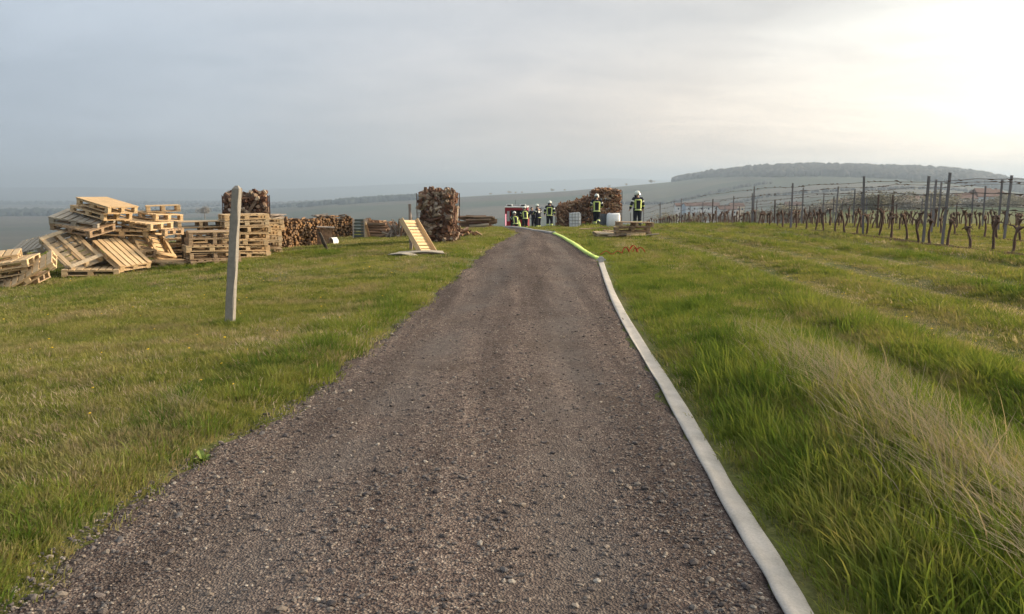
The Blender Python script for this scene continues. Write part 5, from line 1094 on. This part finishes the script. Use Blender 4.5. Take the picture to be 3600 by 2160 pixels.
# ------------------------------------------------------------------ far valley: houses, halls, woods, trees
M['render_w'] = plain_mat('pale_house_render', (0.78, 0.75, 0.70), 0.9, 0.06, 0.6, rnd=0.08)
M['render_c'] = plain_mat('cream_house_render', (0.74, 0.62, 0.47), 0.9, 0.08, 0.6)
M['render_b'] = plain_mat('bluish_house_render', (0.46, 0.52, 0.58), 0.9, 0.08, 0.6)
M['roof_t'] = plain_mat('brown_roof_tiles', (0.16, 0.095, 0.075), 0.9, 0.25, 2.0, rnd=0.25)
M['roof_g'] = plain_mat('grey_hall_roof', (0.72, 0.72, 0.69), 0.7, 0.1, 0.2)
M['glass'] = plain_mat('dark_window_glass', (0.05, 0.06, 0.07), 0.25, 0.1, 2)
def house(label, px, Y, w, d, h, rh, yaw, wall, roof, cols=3, rows=1, ztop=None, name='house', cat='house', hip=0.0, chim=True):
    p = ray_at(px, 700, Y); z = Hp(p.x, Y) if ztop is None else ray_at(px, ztop, Y).z - h - rh
    root = empty(name, (p.x, Y, z), (0, 0, yaw)); tag(root, label, cat, 'buildings in the valley')
    mb = MB(); base = -max(3.0, z - Hp(p.x, Y) + 2.0) if ztop is not None else -2.0
    mb.box((0, 0, (h + base) / 2), (w, d, h - base)); i = len(mb.v)
    mb.v += [(-w / 2, -d / 2, h + 0.002), (-w / 2, d / 2, h + 0.002), (-w / 2 * (1 - hip), 0, h + rh - 0.02), (w / 2, -d / 2, h + 0.002), (w / 2, d / 2, h + 0.002), (w / 2 * (1 - hip), 0, h + rh - 0.02)]
    mb.face((i, i + 2, i + 1)); mb.face((i + 3, i + 4, i + 5)); mb.build('wall', M[wall], root)
    r = MB(); e = 0.5; zz_ = h - e * rh / (d / 2); t_ = 0.25
    for sy in (-1, 1):
        a = [(-w / 2 - 0.4, sy * (d / 2 + e), zz_), (w / 2 + 0.4, sy * (d / 2 + e), zz_), ((w / 2 + 0.4) * (1 - hip), 0, h + rh), (-(w / 2 + 0.4) * (1 - hip), 0, h + rh)]
        r.ring_loft([[Vector(q) for q in a], [Vector(q) + Vector((0, 0, t_)) for q in a]])
    if hip:
        for sx in (-1, 1):
            a = [(sx * (w / 2 + 0.4), -d / 2 - e, zz_), (sx * (w / 2 + 0.4), d / 2 + e, zz_), (sx * (w / 2 + 0.4) * (1 - hip), 0, h + rh), (sx * (w / 2 + 0.39) * (1 - hip), 0.01, h + rh)]
            r.ring_loft([[Vector(q) for q in a], [Vector(q) + Vector((0, 0, t_)) for q in a]])
    ro = r.build('roof', M[roof], root)
    if chim: c = MB(); c.box((w * 0.2, d * 0.1, h + rh * 0.85), (0.8, 0.7, 2.2)); c.build('chimney', M['roof_t'], ro)
    for j in range(rows):
        for i in range(cols):
            x = (i + 0.5) / cols * w - w / 2; zc = h * (j + 0.55) / rows; f = MB(); f.box((x, -d / 2 - 0.03, zc), (1.3, 0.10, 1.5)); fo = f.build('window', M['white_paint'], root); g_ = MB(); g_.box((x, -d / 2 - 0.09, zc), (1.06, 0.05, 1.26)); g_.build('pane', M['glass'], fo)
    return root
house('large village house with wide brown roof behind the vines', 3452, 420, 12.5, 9, 4.6, 3.6, 0.25, 'render_b', 'roof_t', 3, 1, ztop=664, hip=0.30)
house('cream gabled wing joined to the large village house', 3494, 424, 6.0, 8, 5.6, 2.2, 0.1, 'render_c', 'roof_t', 1, 2, ztop=668)
house('long low house with brown roof left of the large village house', 3384, 415, 9.5, 8, 2.9, 2.3, 0.1, 'render_w', 'roof_t', 3, 1, ztop=681)
house('small pale house at the picture edge beyond the vineyard', 3590, 470, 9, 8, 4.0, 2.5, -0.2, 'render_w', 'roof_t', 2, 1, ztop=690)
specs = [(2400, 640, 11, 'render_w', 728), (2435, 620, 13, 'render_b', 727), (2492, 600, 14, 'render_w', 726), (2555, 560, 12, 'render_w', 738), (2590, 600, 9, 'render_c', 728), (2790, 560, 10, 'render_c', 724), (2950, 540, 12, 'render_w', 716), (3085, 520, 13, 'render_w', 707), (3150, 560, 14, 'render_b', 704), (3215, 540, 15, 'render_w', 703), (3270, 500, 9, 'render_c', 702)]
for k, (px, Y, w, mt, zt) in enumerate(specs):
    house('hazy village house, %s from the left above the vine rows' % ordinal(k + 1), px, Y, w, 8, 4.6, 2.0, 0.2 * math.sin(k * 2.3), mt, 'roof_t', 3, 1, ztop=zt - 13)
for k, (px, Y, w, h, zt, lab) in enumerate([(1078, 2300, 16, 8, 733, 'small tall hall in the valley above the cordwood wall'), (1105, 2320, 46, 8, 741, 'long low hall in the valley above the cordwood wall'), (1125, 2380, 24, 9, 737, 'short white hall between two longer ones in the valley'), (1155, 2350, 44, 13, 735, 'big white hall in the valley above the cordwood wall'), (1675, 2000, 26, 9, 738, 'orange-toned farm building in the valley beside the lawn cage'), (1693, 2050, 14, 9, 735, 'smaller orange-toned farm building beside its neighbour'), (1734, 2100, 22, 9, 738, 'white farm building in the valley left of the engine')]):
    house(lab, px, Y, w, 18, h * 0.6, h * 0.4, 0.1, 'render_c' if 'orange' in lab else 'render_w', 'roof_g' if 'orange' not in lab else 'roof_t', 4, 1, ztop=zt, name='farm_hall', cat='hall', chim=False)

# crowns: many small twig faces
def crown_mesh(seed, n, mat, leaf=0.28):
    rs = np.random.default_rng(seed); cl_ = rs.normal(0, 0.42, (16, 3)) * [1, 1, 0.8]; cl_[:, 2] = np.abs(cl_[:, 2]) * 0.9
    c = cl_[rs.integers(0, 16, n)] + rs.normal(0, 0.22, (n, 3)); c[:, 2] = np.maximum(c[:, 2], -0.25)
    d1 = rs.normal(0, 1, (n, 3)); d1 /= np.linalg.norm(d1, axis=1)[:, None]; d2 = np.cross(d1, rs.normal(0, 1, (n, 3))); d2 /= np.linalg.norm(d2, axis=1)[:, None]
    s_ = leaf * rs.uniform(0.4, 1, (n, 1)); co = np.stack([c - d1 * s_, c + d2 * s_ * 0.25, c + d1 * s_, c - d2 * s_ * 0.25], 1).reshape(-1, 3)
    return np_mesh('crown', co, np.arange(n * 4).reshape(-1, 4), mat, False)
M['twig'] = plain_mat('bare_twigs', (0.31, 0.275, 0.22), 0.95, 0.2, 1.0, rnd=0.3)  # twig colour lightened so haze over the trees is partly painted in
M['olive'] = plain_mat('budding_leaves', (0.31, 0.27, 0.17), 0.95, 0.25, 1.0, rnd=0.3)  # bud colour made paler too, standing in for haze
CR = [crown_mesh(i, 2600, M['twig' if i % 2 else 'olive'], 0.13) for i in range(5)]
tm = MB(); tm.tube([(0, 0, -0.3), (0.02, 0, 0.4), (0.0, 0.03, 0.9), (0.03, 0.0, 1.3)], [0.09, 0.06, 0.045, 0.015], 7)
for a_ in range(5): tm.tube([(0, 0, 0.4 + 0.12 * a_), (0.25 * math.cos(a_ * 1.3), 0.25 * math.sin(a_ * 1.3), 0.75 + 0.12 * a_), (0.5 * math.cos(a_ * 1.3), 0.5 * math.sin(a_ * 1.3), 1.0 + 0.1 * a_)], [0.03, 0.02, 0.008], 5)
TRK = tm.mesh('trunk', M['twig'])
def tree(px, Y, hgt, label, k, group='trees in the valley', ztop=None, wide=1.0):
    p = ray_at(px, 700, Y); z = Hp(p.x, Y) if ztop is None else max(ray_at(px, ztop, Y).z - hgt, Hp(p.x, Y) - 3)
    r = empty('tree', (p.x, Y, z), (0, 0, k * 1.7)); tag(r, label, 'tree', group); sc = hgt / 2.0
    inst('trunk', TRK, r, scale=sc); inst('crown', CR[k % 5], r, (0, 0, sc * 0.95), scale=(sc * wide, sc * wide, sc))
for k, (px, Y, h, zt) in enumerate([(2350, 300, 6, 735), (2470, 420, 8, 728), (2640, 300, 7, 728), (2700, 330, 8, 722), (2770, 280, 9, 708), (2830, 330, 8, 718), (2890, 260, 8, 712), (2960, 270, 7, 716), (3030, 230, 8, 700), (3075, 200, 7, 706), (3160, 230, 8, 704), (3205, 210, 7, 708), (3290, 240, 8, 716), (3330, 300, 8, 722), (3540, 380, 9, 690), (3575, 330, 8, 668), (3420, 300, 7, 722), (3490, 310, 7, 722), (2560, 380, 7, 738), (2420, 360, 7, 742)]):
    tree(px, Y, h, 'hazy bare village tree, %s from the left behind the vine rows' % ordinal(sorted([2350, 2470, 2640, 2700, 2770, 2830, 2890, 2960, 3030, 3075, 3160, 3205, 3290, 3330, 3540, 3575, 3420, 3490, 2560, 2420]).index(px) + 1), k, ztop=zt + 9, wide=1.25)
for k, (px, h) in enumerate([(1725, 7), (1790, 10), (1812, 6), (1835, 6), (1940, 9), (1985, 6), (2142, 7), (2202, 7), (2288, 12)]):
    tree(px, 2205, h, 'tiny bare tree on the far hill crest, %s from the left' % ordinal(k + 1), k, 'trees on the hill crest')
tree(717, 640, 9, 'lone dark tree on the slope above the pallet stacks', 3, ztop=722)
# wooded hill and dark wood strips in the plain
def wood(name, label, x, y, size, mat, squash=0.9):
    bm = bmesh.new(); bmesh.ops.create_icosphere(bm, subdivisions=1, radius=1.0); bv = np.array([v.co[:] for v in bm.verts]); bf = np.array([[v.index for v in f.verts] for f in bm.faces]); bm.free()
    n = len(x); z = H(x, y); s_ = size * RNG.uniform(0.7, 1.3, n)
    jit = 1 + RNG.uniform(-0.28, 0.28, (n, len(bv), 1)); co = bv[None] * jit * s_[:, None, None]; co[:, :, 2] *= squash; co += np.stack([x, y, z + s_ * 0.55], -1)[:, None, :]
    f = (bf[None] + (np.arange(n) * len(bv))[:, None, None]).reshape(-1, 3)
    return tag(link(bpy.data.objects.new(name, np_mesh(name, co.reshape(-1, 3), f, mat, False))), label, kind='stuff')
M['far_wood'] = plain_mat('far_bare_wood', (0.045, 0.042, 0.036), 0.95, 0.3, 0.02)
M['dark_wood'] = plain_mat('dark_conifer_wood', (0.030, 0.040, 0.032), 0.95, 0.3, 0.02)
n = 9000; px = RNG.uniform(2365, 4100, n); yy = RNG.uniform(1500, 2500, n); low = 1950 - 0 * px; keep = yy > np.interp(px, [2365, 2420, 2700, 3400, 4100], [2170, 2040, 1700, 1500, 1500]); px, yy = px[keep], yy[keep]
wood('forest', 'grey-brown wood covering the top of the far hill', (px - 1800) / 3000 * yy, yy, 8.5, M['far_wood'])
def strip_wood(p0, p1, Y0, Y1, n, size, mat, lab):
    px = RNG.uniform(p0, p1, n); yy = RNG.uniform(Y0, Y1, n) + 40 * np.sin(px * 0.01); wood('forest', lab, (px - 1800) / 3000 * yy, yy, size, M[mat])
strip_wood(-700, 640, 2150, 2420, 900, 9.5, 'dark_wood', 'dark strip of wood across the plain behind the pallet heap')
strip_wood(560, 1060, 2350, 2500, 420, 5.5, 'dark_wood', 'thin dark tree belt in the plain behind the pallet stacks')
strip_wood(1060, 1200, 2150, 2260, 160, 6.5, 'dark_wood', 'dark trees in front of the valley halls')
strip_wood(1200, 1500, 2050, 2200, 420, 8.0, 'dark_wood', 'dark tree belt in the valley left of the lawn cage')
strip_wood(600, 1500, 3400, 3700, 500, 9.0, 'far_wood', 'brown tree belt on the far side of the valley')
strip_wood(-700, 900, 4200, 4600, 700, 10.0, 'dark_wood', 'distant bluish wood across the wide plain')
strip_wood(1900, 2700, 1500, 1512, 150, 3.5, 'far_wood', 'thin hedge line on the far slope below the wood')
strip_wood(2500, 3700, 1250, 1262, 200, 3.0, 'far_wood', 'long hedge line low on the far slope behind the village')
# pale far road across the plain
for (p0, p1, Y0, w, lab) in ((150, 1010, 3150, 12, 'pale distant road line crossing the plain'), (-300, 260, 3300, 12, 'pale distant road line ending behind the pallet heap')):
    xs = np.linspace((p0 - 1800) / 3000 * Y0, (p1 - 1800) / 3000 * Y0, 40); co = []
    for x in xs:
        for dy in (-w, w): co.append((x, Y0 + dy, Hp(x, Y0 + dy) + 1.0))
    q = np.array([[2 * i, 2 * i + 2, 2 * i + 3, 2 * i + 1] for i in range(39)]); tag(link(bpy.data.objects.new('far_road', np_mesh('far_road', np.array(co), q, M['roof_g']))), lab, kind='structure')

# ------------------------------------------------------------------ hazy evening air
hz = bpy.data.materials.new('haze_air'); hz.use_nodes = True; t = hz.node_tree; t.nodes.clear()
pv = t.nodes.new('ShaderNodeVolumePrincipled'); pv.inputs['Color'].default_value = (0.52, 0.65, 0.80, 1); pv.inputs['Density'].default_value = 0.00029; pv.inputs['Anisotropy'].default_value = 0.3
o = t.nodes.new('ShaderNodeOutputMaterial'); t.links.new(pv.outputs[0], o.inputs['Volume'])
mb = MB(); mb.box((0, 0, 42.5), (31000, 31000, 275)); hb = mb.build('haze', hz); tag(hb, 'pale blue evening haze filling the valley air', kind='stuff')
